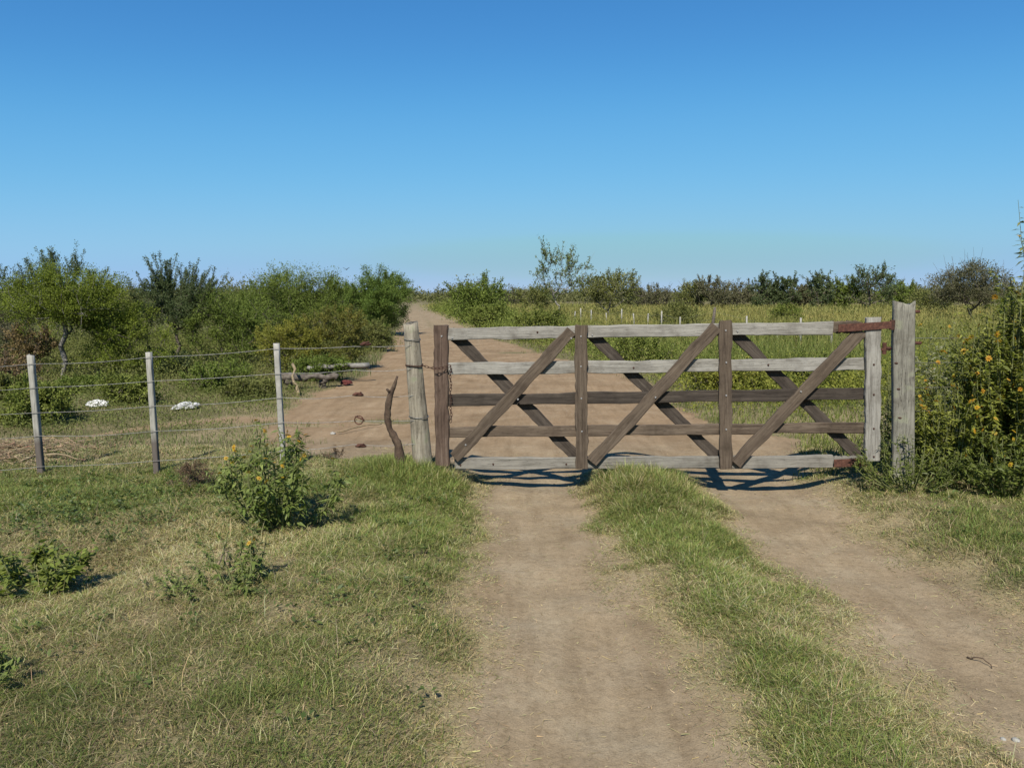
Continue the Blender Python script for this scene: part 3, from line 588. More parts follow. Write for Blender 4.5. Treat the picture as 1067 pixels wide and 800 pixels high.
T('meadow_shrub', 'small yellow green bush standing in the grass above the right gate panel', 'shrub', G3, 817, 42, 319, 34, 345, pal=WEED, ncl=36, nl=3500, ls=.1, seed=207, sprouts=12, spl=.25, clump=.15)
T('meadow_shrub', 'green scrub to the left of the solitary grey brown tree', 'shrub', G3, 968, 60, 303, 46, 325, pal=OLV, ncl=36, nl=3500, ls=.15, seed=208, sprouts=10, spl=.4, clump=.15)
T('meadow_shrub', 'green scrub half hidden by the tall flowering bush at right edge', 'shrub', G3, 1062, 52, 306, 50, 335, pal=MID, ncl=36, nl=3500, ls=.15, seed=209, sprouts=10, spl=.4, clump=.15)
T('meadow_shrub', 'leafy yellow green weed bush seen through the middle of the right gate panel', 'shrub', G3, 768, 11.8, 384, 92, 428, pal=((.18, .22, .03), (.38, .36, .07)), ncl=60, nl=9000, ls=.04, seed=210, sprouts=24, spl=.25, clump=.13, aspect=.5)
T('meadow_shrub', 'green weed bush seen through the gate beside the pale hinge upright', 'shrub', G3, 858, 12.4, 378, 84, 430, pal=WEED, ncl=56, nl=8000, ls=.04, seed=211, sprouts=22, spl=.25, clump=.13, aspect=.5)
T('meadow_shrub', 'low weed bush at the road bend seen through the middle gate panel', 'shrub', G3, 668, 16.5, 356, 76, 388, pal=WEED, ncl=46, nl=7000, ls=.05, seed=212, sprouts=20, spl=.25, clump=.14, aspect=.5)
T('meadow_shrub', 'tall rank weed bush showing between the top two rails of the left gate panel', 'shrub', G3, 566, 26, 328, 64, 362, pal=((.14, .19, .035), (.30, .32, .075)), ncl=46, nl=7000, ls=.07, seed=213, sprouts=26, spl=.35, clump=.14, aspect=.45)
T('meadow_shrub', 'olive weed bush above the top rail of the middle gate panel', 'shrub', G3, 706, 34, 322, 56, 345, pal=OLV, ncl=40, nl=5000, ls=.09, seed=214, sprouts=20, spl=.4, clump=.14)
G4 = 'far trees along the back of the meadow'
for k, (px, D, yt, w, pal, br, lab) in enumerate((
    (684, 100, 299, 50, GREY, .6, 'brownish scrub tree at the back of the meadow, first right of the broad low tree'),
    (718, 96, 297, 44, OLV, .4, 'low far scrub tree with a yellow green side, above the middle gate panel'),
    (741, 94, 291, 40, GREY, .6, 'twiggy far tree behind the leaning old fence post'),
    (768, 98, 299, 46, GREY, .5, 'rounded brown far tree just left of the two-topped dark tree'),
    (795, 92, 289, 30, DARK, .1, 'dark far tree forming the left top of the two-topped clump'),
    (817, 92, 290, 28, DARK, .1, 'dark far tree forming the right top of the two-topped clump'),
    (838, 98, 299, 30, GREY, .5, 'grey far scrub between the two-topped clump and the taller far group'),
    (856, 90, 288, 28, DARK, .2, 'slim dark far tree at the left of the taller far group'),
    (880, 92, 292, 34, MID, .1, 'greener far tree in the middle of the taller far group'),
    (906, 90, 279, 50, DARK, .2, 'tallest far tree, open topped, above the hinge end of the gate'),
    (932, 98, 297, 34, MID, .2, 'low dark green far tree left of the big square gate post'),
    (950, 104, 300, 36, OLV, .3, 'low far scrub tree seen right above the big square gate post'),
    (655, 105, 302, 40, GREY, .5, 'low brown far scrub behind the broad low tree'),
    (535, 120, 302, 56, GREY, .5, 'low dark far scrub between the road shrub and the tall thin tree'))):
    T('far_tree', lab, 'tree', G4, px, D, yt, w, 321, pal=pal, ncl=46, nl=3600, ls=.24, seed=230 + k, trunk_h=.8, sprouts=26, spl=1.1, bare=br, clump=.13, r_tip=.03, sparse=1.0)

# undergrowth that reads as one mass
def leafmass(name, label, cat, n, posf, hf, ls, pal, mat='leaf_far', seed=5, cl=40, flatk=1.0, zp=1.0):
    global rng
    rng = np.random.default_rng(seed); nc = n // cl
    cx, cy = posf(nc); m = dirt(cx, cy); k = m < .35; cx, cy = cx[k], cy[k]; nc = len(cx)
    D = np.hypot(cx, cy); h = hf(cx, cy) * (.5 + .8 * rng.random(nc))
    ci = np.repeat(np.arange(nc), cl); k = len(ci)
    s = np.maximum(.12, h * .45 * flatk)[ci]
    ra = rng.random(k) * 2 * np.pi; rr_ = np.sqrt(rng.random(k)) * 1.5
    P = np.stack([cx[ci] + np.cos(ra) * rr_ * s, cy[ci] + np.sin(ra) * rr_ * s, rng.random(k) ** zp * h[ci] * (1 - .4 * rr_ ** 2 * .8) + .02], 1)
    P[:, 2] += height(P[:, 0], P[:, 1])
    d = rng.normal(size=(k, 3)) * .8 + np.array([0, 0, .5]); t = (.6 * rng.random(nc)[ci] + .4 * rng.random(k))[:, None]
    col = np.clip((np.array(pal[0]) * (1 - t) + np.array(pal[1]) * t) * (1 + rng.normal(size=(k, 1)) * .16), .006, .7)
    L = (ls[0] + ls[1] * D[ci]) * (.6 + .8 * rng.random(k)); acc = Acc(); leaf4(acc, P, d, L, L * .42, col)
    return tag(link(name, acc.mesh(name, M[mat])), label, cat, kind='stuff')
def pos_line(pts, spread):
    pts = np.array(pts, float)
    def f(n):
        t = rng.random(n) * (len(pts) - 1); i = np.minimum(t.astype(int), len(pts) - 2); u = (t - i)[:, None]
        p = pts[i] * (1 - u) + pts[i + 1] * u
        return p[:, 0] + rng.normal(size=n) * spread, p[:, 1] + rng.normal(size=n) * spread
    return f
leafmass('roadside_weeds', 'knee high green weeds along the right edge of the road beyond the gate', 'weeds', 60000, pos_line([(3.6, 14), (3.1, 19), (1.6, 26), (.4, 32), (-1.0, 42), (-3, 56), (-7, 80)], .75), lambda x, y: .30 + .028 * np.clip(y - 10, 0, 40), (.025, .0016), WEED, seed=301)
leafmass('meadow_weeds', 'green leafy weeds mixed in the meadow grass behind the gate', 'weeds', 60000, pos_line([(3.4, 11.5), (5.0, 12.2), (6.5, 12.5), (8.5, 14), (12, 18)], 1.0), lambda x, y: .15 + .85 * fbm(x * 1.1, y * 1.1, 151, 3) ** 1.5, (.022, .0016), ((.18, .22, .032), (.38, .37, .07)), seed=302)
leafmass('meadow_forbs', 'taller olive and tan forbs standing up through the meadow grass', 'weeds', 60000, lambda n: (lambda D, a: (D * np.sin(a), D * np.cos(a)))(13 * (70 / 13) ** rng.random(n), R(1 + 0) + rng.random(n) * R(40)), lambda x, y: (.35 + .012 * np.hypot(x, y)) * (.4 + 1.1 * fbm(x * .3, y * .3, 161, 3)), (.025, .0018), ((.16, .20, .045), (.40, .36, .12)), seed=306, cl=24)
leafmass('pasture_weeds', 'low green weeds between the bare yard and the thicket behind the wire fence', 'weeds', 40000, lambda n: (-10.5 + rng.random(n) * 7.2, 8.3 + rng.random(n) * 4.5), lambda x, y: .06 + .34 * fbm(x * .8, y * .8, 181, 3) ** 1.3, (.014, .0012), ((.13, .17, .04), (.27, .29, .09)), seed=307, cl=34, flatk=1.3)
leafmass('thicket_undergrowth', 'tangled green undergrowth below the thicket trees', 'undergrowth', 120000, lambda n: (-16 + rng.random(n) * 12.2 - 0, 12.5 + rng.random(n) * 13), lambda x, y: .45 + .03 * (y - 12), (.018, .0014), ((.13, .16, .036), (.27, .275, .085)), seed=303, flatk=1.2)
def ring(n):
    a = R(-52) + rng.random(n) * R(104); D = 170 + 330 * rng.random(n) ** 1.5
    return D * np.sin(a), D * np.cos(a)
leafmass('distant_woods', 'dark line of distant scrub woods along the horizon', 'woods', 200000, ring, lambda x, y: 2.6 + 5.5 * (fbm(np.degrees(np.arctan2(x, y)) * .35, x * 0, 311, 4) ** 2), (.32, .0019), ((.13, .145, .05), (.24, .235, .10)), seed=304, cl=110, flatk=1.25, zp=1.0)
leafmass('left_woods', 'far dark scrub closing the view behind the left thicket', 'woods', 70000, lambda n: (-75 + rng.random(n) * 62, 45 + rng.random(n) * 40), lambda x, y: 2.0 + 0 * x, (.10, .0021), ((.10, .115, .04), (.20, .20, .08)), seed=305, cl=110, flatk=1.1, zp=1.0)

# ------------------------------------------------------------------ flowering plants
def flower_mesh(r, seed):
    a = Acc(); g = np.random.default_rng(seed); n = 9
    for k in range(n):
        th = 2 * math.pi * k / n + g.normal() * .08; d = np.array([math.cos(th), math.sin(th), 0]); s = np.array([-d[1], d[0], 0]); z = np.array([0, 0, 1.])
        V = [d * r * .2, d * r * .6 + s * r * .2 + z * r * .12, d * r * (.95 + .12 * g.random()) + z * r * (.02 - .2 * g.random()), d * r * .6 - s * r * .2 + z * r * .12]
        a.add(V, [(0, 1, 2, 3)], None, np.array([(.80, .50, .03), (.82, .58, .05), (.72, .38, .03), (.80, .54, .08)][seed % 4]) * (.85 + .3 * g.random()))
    th = np.arange(8) * math.pi / 4
    V = np.concatenate([np.stack([np.cos(th) * r * .34, np.sin(th) * r * .34, th * 0 + r * .05], 1), np.stack([np.cos(th) * r * .2, np.sin(th) * r * .2, th * 0 + r * .22], 1), [[0, 0, r * .25]]])
    Qc = [(k, (k + 1) % 8, 8 + (k + 1) % 8, 8 + k) for k in range(8)]; Tc = [(8 + k, 8 + (k + 1) % 8, 16) for k in range(8)]
    a.add(V, Qc, Tc, np.array([.50, .22, .02]))
    return a.mesh('flower', M['petal'])
FLOWERS = [flower_mesh(.026, k) for k in range(4)]
def flower_bush(name, label, x, y, H, W, nst, nlf, leaf_l, leaf_w, pal, seed, nfl=0, depth=.8, droop=.3, fscale=1.0, ftop=.55, group=None, lop=None, cat='plant', low=.12):
    global rng
    rng = np.random.default_rng(seed)
    root = thing(name, label, cat, (x, y, gz(x, y) - .01), 0, group)
    wa = Acc(); la = Acc(); tips = []
    pa, pb = np.array(pal[0]), np.array(pal[1])
    for i in range(nst):
        az = rng.random() * 2 * math.pi; r = math.sqrt(rng.random())
        bx, by = math.cos(az) * r * W * .2, math.sin(az) * r * W * .2 * depth
        tx, ty = math.cos(az) * r * W * .5, math.sin(az) * r * W * .5 * depth
        h = H * (1 - .5 * r ** 2) * (.72 + .3 * rng.random())
        if lop: tx, h = lop(tx, h)
        t = np.linspace(0, 1, 6)[:, None]
        line = np.array([bx, by, 0]) * (1 - t) + np.array([tx, ty, h]) * t; line[:, :2] += (np.array([tx - bx, ty - by]) * .25 * np.sin(t * math.pi)) + rng.normal(size=(6, 2)) * .012 * t; 
        wa.tube(line, np.linspace(.007, .0025, 6) * (.6 + .5 * H), 4, cap=False); tips.append(line[-1])
        segs = [line]
        for q in range(rng.integers(1, 4)):
            j = rng.integers(2, 5); p0 = line[j]; dd_ = np.array([math.cos(az) + rng.normal() * .9, math.sin(az) + rng.normal() * .9, .9 + rng.random()]); dd_ /= np.linalg.norm(dd_)
            L = H * (.12 + .18 * rng.random()); p1 = p0 + dd_ * L; br = np.stack([p0, (p0 + p1) / 2 + [0, 0, -.02 * H], p1]); wa.tube(br, [.003, .0025, .0015], 3, cap=False); segs.append(br); tips.append(p1)
        ct = rng.random()
        for s_ in segs:
            k = int(nlf * (1 if s_ is line else .45)); tt = (low + (1 - low) * rng.random(k) ** .8) if s_ is line else rng.random(k)
            f = tt * (len(s_) - 1); i0 = np.minimum(f.astype(int), len(s_) - 2); u = (f - i0)[:, None]
            P = s_[i0] * (1 - u) + s_[i0 + 1] * u; a2 = rng.random(k) * 2 * math.pi
            d = np.stack([np.cos(a2), np.sin(a2), .55 - droop - .9 * rng.random(k) * droop + .3 * rng.normal(size=k)], 1)
            tcol = np.clip(.5 * ct + .5 * rng.random(k), 0, 1)[:, None]; col = np.clip((pa * (1 - tcol) + pb * tcol) * (1 + rng.normal(size=(k, 1)) * .14), .006, .7)
            sz = (.5 + .7 * rng.random(k)) * (1.1 - .45 * tt)
            leaf5(la, P, d, leaf_l * sz, leaf_w * sz, col)
    link('stems', wa.mesh('stems', M['stem'], True), root); link('foliage', la.mesh('foliage', M['leaf']), root)
    tips = [p for p in tips if p[2] > H * (1 - ftop)]; rng.shuffle(tips)
    for p in tips[:nfl]:
        fo = bpy.data.objects.new('flower', FLOWERS[[1, 3, 0, 2][min(3, int(rng.random() * (2.6 if W < .9 else 4)))]]); C.objects.link(fo); fo.parent = root
        fo.location = p + np.array([0, 0, .008]); fo.rotation_euler = (rng.normal() * .5 + .85, rng.normal() * .5, rng.random() * 6.28); s = fscale * (.65 + .6 * rng.random()); fo.scale = (s, s, s)
    return root
LUSH = ((.18, .25, .055), (.34, .40, .12))
b = at(290, 556, .12)
flower_bush('flowering_bush', 'leafy waist-high bush with few yellow flowers in front of the third fence post', b.x, b.y + .04, .74, .78, 34, 36, .07, .023, LUSH, 401, nfl=34, droop=.45, fscale=.62, ftop=.5)
b = at(250, 632, .1)
flower_bush('young_weed', 'small leafy weed with drooping narrow leaves below the yellow-flowered bush', b.x, b.y + .05, .40, .36, 8, 20, .062, .016, LUSH, 402, nfl=2, droop=.35, fscale=.6)
flower_bush('creeping_weed', 'low spreading dark weed left of the small leafy weed', b.x - .18, b.y - .0, .14, .6, 18, 20, .032, .011, LUSH, 403, droop=.3)
b = at(22, 640, .08)
flower_bush('leafy_weed', 'bright green leafy weed at the left edge casting a dark shadow on the grass', b.x, b.y + .1, .30, .55, 24, 26, .055, .026, ((.19, .25, .045), (.35, .40, .09)), 404, droop=.3, low=.0)
b = at(-22, 738, .08)
flower_bush('leafy_weed', 'dark green leafy sprig poking in at the lower left edge', b.x, b.y, .24, .32, 14, 18, .042, .016, LUSH, 405, droop=.4)
# right: big sunflower bushes and shrubs along the bank
RB = 'flowering bushes on the right bank'
RP = ((.20, .25, .04), (.43, .44, .09))
flower_bush('tall_flower_bush', 'tall bush covered in orange yellow flowers at the right edge of the bank', 4.22, 6.0, 1.7, 1.6, 110, 70, .068, .024, RP, 411, nfl=99, droop=.4, fscale=1.05, ftop=.95, group=RB)
flower_bush('tall_flower_bush', 'lower bush with scattered yellow flowers between the square gate post and tall bush', 3.55, 6.0, 1.0, 1.05, 64, 60, .055, .019, RP, 412, nfl=85, droop=.4, fscale=.85, ftop=.9, group=RB)
flower_bush('tall_flower_bush', 'tallest yellow green flowering bush, cut off by the right edge of the picture', 4.12, 5.95, 2.0, .95, 80, 90, .066, .023, RP, 418, nfl=60, droop=.35, fscale=.95, ftop=.8, group=RB)
flower_bush('leggy_flower_plant', 'few tall pale stems with orange blooms rising above the bush at right edge', 3.93, 5.9, 2.15, .4, 9, 60, .075, .026, ((.17, .20, .05), (.33, .34, .10)), 417, nfl=12, droop=.35, fscale=1.0, ftop=.6)
SH = ((.13, .175, .032), (.26, .31, .07))
flower_bush('dark_shrub', 'dark green shrub hugging the foot of the square gate post', 3.05, 5.68, .46, .85, 46, 36, .045, .013, SH, 413, droop=.35, nfl=0, low=.03)
flower_bush('dark_shrub', 'low dark green shrub in the shade under the tall orange-flowered bush', 3.70, 5.50, .55, .85, 46, 36, .055, .019, SH, 414, droop=.35, nfl=14, fscale=.8, low=.03)
flower_bush('pale_bush', 'pale whitish leaved bush behind the right wire fence', 4.15, 7.2, 1.26, .8, 34, 40, .06, .026, ((.25, .27, .15), (.62, .60, .42)), 415, droop=.2, nfl=0, low=.3)
flower_bush('pale_bush', 'olive bush with small pale leaves behind the square gate post', 3.62, 7.0, 1.0, .8, 40, 40, .045, .018, ((.15, .17, .06), (.33, .34, .13)), 416, droop=.2)
rng = np.random.default_rng(430); la = Acc()
cx = np.concatenate([-2.9 + rng.normal(size=260) * .55, -3.3 + rng.random(150) * 3.0, 2.7 + rng.random(60) * 1.6]); cy = np.concatenate([4.9 + rng.normal(size=260) * .55, 2.4 + rng.random(150) * 3.6, 3.6 + rng.random(60) * 2.2])
ok = dirt(cx, cy) < .2; cx, cy = cx[ok], cy[ok]; n_ = len(cx); per = rng.integers(6, 18, n_); ci = np.repeat(np.arange(n_), per); k = len(ci)
P = np.stack([cx[ci] + rng.normal(size=k) * .035, cy[ci] + rng.normal(size=k) * .035, 0 * cx[ci]], 1); P[:, 2] = height(P[:, 0], P[:, 1]) + .015 + .06 * rng.random(k)
a2 = rng.random(k) * 2 * np.pi; d = np.stack([np.cos(a2), np.sin(a2), .35 + .5 * rng.normal(size=k)], 1); t = rng.random((k, 1)); sz = .6 + .8 * rng.random(k)
leaf5(la, P, d, .028 * sz, .014 * sz, np.clip((np.array([.10, .155, .04]) * (1 - t) + np.array([.22, .28, .075]) * t) * (1 + rng.normal(size=(k, 1)) * .15), .01, .7))
tag(link('ground_weeds', la.mesh('ground_weeds', M['leaf'])), 'low broad-leaved weeds mixed into the short verge grass', 'weeds', kind='stuff')
# dry tumbleweed
b = at(201, 512, .13)
tree('dry_weed', 'round reddish brown withered weed lying on the verge below the second fence post', 'weed', None, b.x, b.y, .20, .30, .02, 34, 2200, .016, (.13, .085, .05), (.27, .185, .11), 420, sprouts=20, spl=.05, clump=.16, r_tip=.0016, leaf='straw', aspect=.3)
b = at(352, 480, .13)
tree('dry_weed', 'small withered brown weed in the grass left of the crooked stick', 'weed', None, b.x, b.y - .1, .13, .22, .02, 16, 600, .014, (.13, .085, .05), (.27, .185, .11), 421, sprouts=10, spl=.05, clump=.16, r_tip=.0014, leaf='straw', aspect=.3)

rng = np.random.default_rng(66)
n_ = 9000; x = -4.75 + rng.normal(size=n_) * .65; y = 6.95 + rng.normal(size=n_) * .38; acc = Acc()
straws(acc, np.stack([x, y, height(x, y) + .07 * rng.random(n_) * np.exp(-((x + 4.75) / .7) ** 2)], 1), .05 + .16 * rng.random(n_) ** 2, .003 + .003 * rng.random(n_), jit(np.array([.42, .32, .19]), n_, .25))
tag(link('dry_hay', acc.mesh('dry_hay', M['straw'])), 'loose mat of dry brown hay behind the first fence post', 'hay', kind='stuff')
# ------------------------------------------------------------------ gate
rng = np.random.default_rng(55)
def board_mesh(name, L, w, t, mat, seed, ends=.005, nx_=26, wear=.0032):
    g = np.random.default_rng(seed); bm = bmesh.new(); rows = []
    c = min(w, t) * .14
    prof = [(-w/2 + c, -t/2), (w/2 - c, -t/2), (w/2, -t/2 + c), (w/2, t/2 - c), (w/2 - c, t/2), (-w/2 + c, t/2), (-w/2, t/2 - c), (-w/2, -t/2 + c)]
    ph = g.random(4) * 6.28; bw = g.normal(size=3) * np.array([.0006, .0035, .0004]) * min(L, 1.5)
    for i in range(nx_ + 1):
        x = -L/2 + L * i / nx_; e1 = wear * (math.sin(i * .9 + ph[0]) + g.normal() * .8); e2 = wear * (math.sin(i * .7 + ph[1]) + g.normal() * .8)
        row = []
        for (a, b_) in prof:
            za = a + (e1 if a > 0 else e2); sk = 0
            if i in (0, nx_): sk = g.normal() * ends
            row.append(bm.verts.new((x + sk, b_ + bw[0] * math.sin(math.pi * i / nx_) + bw[2] * math.sin(2 * math.pi * i / nx_), za + bw[1] * math.sin(math.pi * i / nx_ + ph[2] * .1))))
        rows.append(row)
    for i in range(nx_):
        for k in range(8):
            bm.faces.new((rows[i][k], rows[i][(k + 1) % 8], rows[i + 1][(k + 1) % 8], rows[i + 1][k]))
    bm.faces.new(rows[0][::-1]); bm.faces.new(rows[-1])
    bmesh.ops.recalc_face_normals(bm, faces=bm.faces)
    me = bpy.data.meshes.new(name); bm.to_mesh(me); bm.free(); me.materials.append(mat); return me
DL, DR = 6.10, 5.93
gA = atD(460, 400, DL); gB = atD(907, 400, DR); gdir = Vector((gB.x - gA.x, gB.y - gA.y, 0)).normalized(); gn = Vector((-gdir.y, gdir.x, 0))   # gn points away from camera
def G(px, py):                              # pixel -> point on the gate plane
    r = ray(px, py); o = Vector((0, 0, EYE)); t = (Vector((gA.x, gA.y, 0)) - o).dot(gn) / r.dot(gn); return o + r * t
gate_c = Vector(((gA.x + gB.x) / 2, (gA.y + gB.y) / 2, 0)); gate_rot = math.atan2(gdir.y, gdir.x)
gate = thing('wooden_gate', 'wide weathered wooden field gate with crossed braces standing across the dirt tracks', 'gate', gate_c, gate_rot)
pix = .0077
def board(name, p0, p1, w, t, mat, off, seed, label=None, parent=gate):
    a, b_ = G(*p0), G(*p1); inv = Matrix.Rotation(-gate_rot, 4, 'Z') @ Matrix.Translation(-gate_c)
    a, b_ = inv @ a, inv @ b_; a.y = b_.y = 0
    d = b_ - a; o = link(name, board_mesh(name, d.length, w, t, M[mat], seed), parent)
    o.location = (a + b_) / 2 + Vector((0, off, 0)); o.rotation_euler = (0, -math.atan2(d.z, d.x), 0)
    if label: o['label'] = label
    return o
TH = .030
board('rail', (466.5, 348.2), (867, 341.8), .098, TH, 'pale_wood', 0, 1, 'pale grey top rail')
board('rail', (868, 341.0), (897, 340.6), .092, TH, 'brown_wood', 0, 2, 'short brown end piece of the top rail')
board('rail', (466.5, 384.2), (900, 378.8), .098, TH, 'pale_wood', 0, 3, 'pale grey second rail')
board('rail', (466.5, 416.8), (900, 410.2), .092, TH, 'dark_wood', 0, 4, 'dark brown middle rail')
board('rail', (466.5, 450), (900, 445.5), .085, TH, 'brown_wood', 0, 5, 'brown fourth rail')
board('rail', (474, 482.8), (867, 480.5), .098, TH, 'grey_wood', 0, 6, 'grey bottom rail')
# uprights in front of the rails
fo = -(TH + .012)
board('upright', (460.4, 339), (461.4, 484), .112, .06, 'red_wood', -.012, 7, 'thick reddish brown latch upright')
board('upright', (605.2, 338.5), (606, 486), .098, TH, 'brown_wood', fo, 8, 'brown middle upright')
board('upright', (754.6, 334.5), (755, 487), .098, TH, 'brown_wood', fo, 9, 'brown upright with chipped foot')
board('upright', (907, 331), (906.6, 478), .116, .042, 'pale_wood', fo, 10, 'pale grey hinge upright')
# front braces "/" between uprights, back braces "\" behind the rails
board('brace', (474.5, 475), (595, 345), .095, TH, 'brown_wood', fo, 11)
board('brace', (616, 480), (745, 340), .095, TH, 'brown_wood', fo, 12)
board('brace', (765, 482), (896, 344), .095, TH, 'brown_wood', fo, 13)
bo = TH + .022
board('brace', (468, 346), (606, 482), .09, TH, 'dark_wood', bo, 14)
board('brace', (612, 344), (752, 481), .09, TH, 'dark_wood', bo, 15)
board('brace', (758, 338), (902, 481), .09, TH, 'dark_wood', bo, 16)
# bolts
bmb = bmesh.new(); bmesh.ops.create_cone(bmb, cap_ends=True, segments=10, radius1=.0085, radius2=.006, depth=.008, matrix=Matrix.Rotation(R(90), 4, 'X')); bolt_me = bpy.data.meshes.new('bolt'); bmb.to_mesh(bolt_me); bmb.free(); 
bolt_pale = noise_mat('bolt_zinc', [(.3, (.25, .24, .23)), (.7, (.5, .49, .47))], 80, .6, .3, .1); bolt_me.materials.append(bolt_pale)
bolt_dark = bolt_me.copy(); bolt_dark.materials.clear(); bolt_dark.materials.append(M['dark_rust'])
inv = Matrix.Rotation(-gate_rot, 4, 'Z') @ Matrix.Translation(-gate_c)
def bolt(px, py, off, me=bolt_me, parent=gate):
    p = inv @ G(px, py); o = link('bolt', me, parent); o.location = (p.x, off, p.z)
for p in ((461, 350), (605, 350), (605, 381), (605.5, 414), (606, 448), (754.5, 344), (755, 377), (755, 411), (755, 446)): bolt(*p, fo - TH / 2 - .002 if p[0] > 500 else -.045)
for p in ((468.5 + 3, 352), (595, 352), (617, 349), (768, 345), (540, 415), (682, 413), (832, 407), (486, 462)): bolt(*p, (-TH / 2 - .003) if p[0] in (471.5, 617, 768) else fo - TH / 2 - .003)
for p in ((907, 379), (907, 410), (907, 445), (907, 474)): bolt(*p, fo - .024, bolt_dark)
for p in ((480, 484), (514, 483), (590, 483), (660, 383), (800, 380), (560, 346)): bolt(*p, -TH / 2 - .003, bolt_dark)
# hinge strap, bottom strap
def bar(name, pts, w, t, mat, off, parent, label=None):
    acc_ = bmesh.new()
    p = [inv @ G(*q) for q in pts]; a, b_ = p[0], p[-1]; d = b_ - a
    o = link(name, board_mesh(name, d.length, w, t, M[mat], 77, .001, 8, .0008), parent); o.location = ((a + b_) / 2).x, off, ((a + b_) / 2).z
    o.rotation_euler = (0, -math.atan2(d.z, d.x), 0); acc_.free()
    if label: o['label'] = label
    return o
bar('hinge_strap', [(870, 341.5), (926, 338.2)], .058, .008, 'rust', fo - .030, gate, 'rusty red iron hinge strap')
bar('bottom_strap', [(868, 482), (903, 480.5)], .062, .008, 'rust', -.022, gate, 'rusty strap on the bottom corner')
board('rail_end', (868.5, 481.2), (899, 480.2), .09, TH, 'grey_wood', 0, 17)
bmh = bmesh.new(); bmesh.ops.create_cone(bmh, cap_ends=True, segments=12, radius1=.02, radius2=.02, depth=.075)
me = bpy.data.meshes.new('hinge_eye'); bmh.to_mesh(me); bmh.free(); me.materials.append(M['dark_rust']); o = link('hinge_eye', me, gate); p = inv @ G(926, 338.2); o.location = (p.x, fo - .018, p.z)
bmh = bmesh.new(); bmesh.ops.create_cone(bmh, cap_ends=True, segments=12, radius1=.016, radius2=.016, depth=.09)
me = bpy.data.meshes.new('lower_hinge'); bmh.to_mesh(me); bmh.free(); me.materials.append(M['rust']); o = link('lower_hinge', me, gate); p = inv @ G(921.5, 363); o.location = (p.x - .0, 0, p.z)
bar('hinge_pin', [(914, 364), (927, 364)], .02, .02, 'rust', 0, gate)

# ------------------------------------------------------------------ big posts
def round_post(name, label, p_top, p_base, D, r0, r1, mat, seed, sink=.2):
    g = np.random.default_rng(seed); t = atD(*p_top, D); b_ = atD(*p_base, D); zg = gz(b_.x, D)
    d = (t - b_).normalized(); b_ = b_ + d * ((zg - sink - b_.z) / d.z)
    root = thing(name, label, 'gate post', (b_.x, D, zg), 0)
    acc_ = Acc(); n = 22; L = t - b_; pts = [Vector((0, 0, b_.z - zg)) + L * (k / n) for k in range(n + 1)]
    V = []; S = 22; lob = [g.random() * 6.28 for _ in range(4)]
    for k, p in enumerate(pts):
        f = k / n; r = r0 * (1 - f) + r1 * f
        for q in range(S):
            th = q * 2 * math.pi / S
            rr = r * (1 + .045 * math.sin(2 * th + lob[0] + f) + .035 * math.sin(5 * th + lob[1] + f * 1.5) + .02 * math.sin(9 * th + lob[2]) + g.normal() * .008)
            V.append((p.x + math.cos(th) * rr, p.y + math.sin(th) * rr, p.z + (g.normal() * .006 + .012 * math.sin(th + 1) if k == n else 0)))
    Qs = [(k * S + q, k * S + (q + 1) % S, (k + 1) * S + (q + 1) % S, (k + 1) * S + q) for k in range(n) for q in range(S)]
    V.append(tuple(pts[-1] - Vector((0, 0, .012)))); Ts = [(n * S + q, n * S + (q + 1) % S, len(V) - 1) for q in range(S)]
    acc_.add(V, Qs, Ts); link('shaft', acc_.mesh('shaft', M[mat], True), root)
    return root, lambda f: Vector((0, 0, b_.z - zg)) + L * f, lambda f: r0 * (1 - f) + r1 * f, zg
lp, lp_at, lp_r, lp_z = round_post('gate_post', 'thick round weathered post leaning beside the latch end of the gate', (428, 337), (440, 478), 6.16, .083, .057, 'post_wood', 3)
def coil(parent, at_f, r_f, f, turns=2.2, wr=.0025, mat='dark_rust', name='wire_wrap'):
    c = at_f(f); r = r_f(f) * 1.09 + wr; a = Acc(); n = int(turns * 18)
    a.tube([(c.x + math.cos(k / 18 * 2 * math.pi) * r, c.y + math.sin(k / 18 * 2 * math.pi) * r, c.z + .006 * k / 18 + .004 * math.sin(k * .7)) for k in range(n)], wr, 5)
    return link(name, a.mesh(name, M[mat], True), parent)
for f, tn in ((.905, 1.4), (.755, 2.6), (.46, 1.6)): coil(lp, lp_at, lp_r, f, tn, .0028, 'wire' if f != .755 else 'dark_rust')
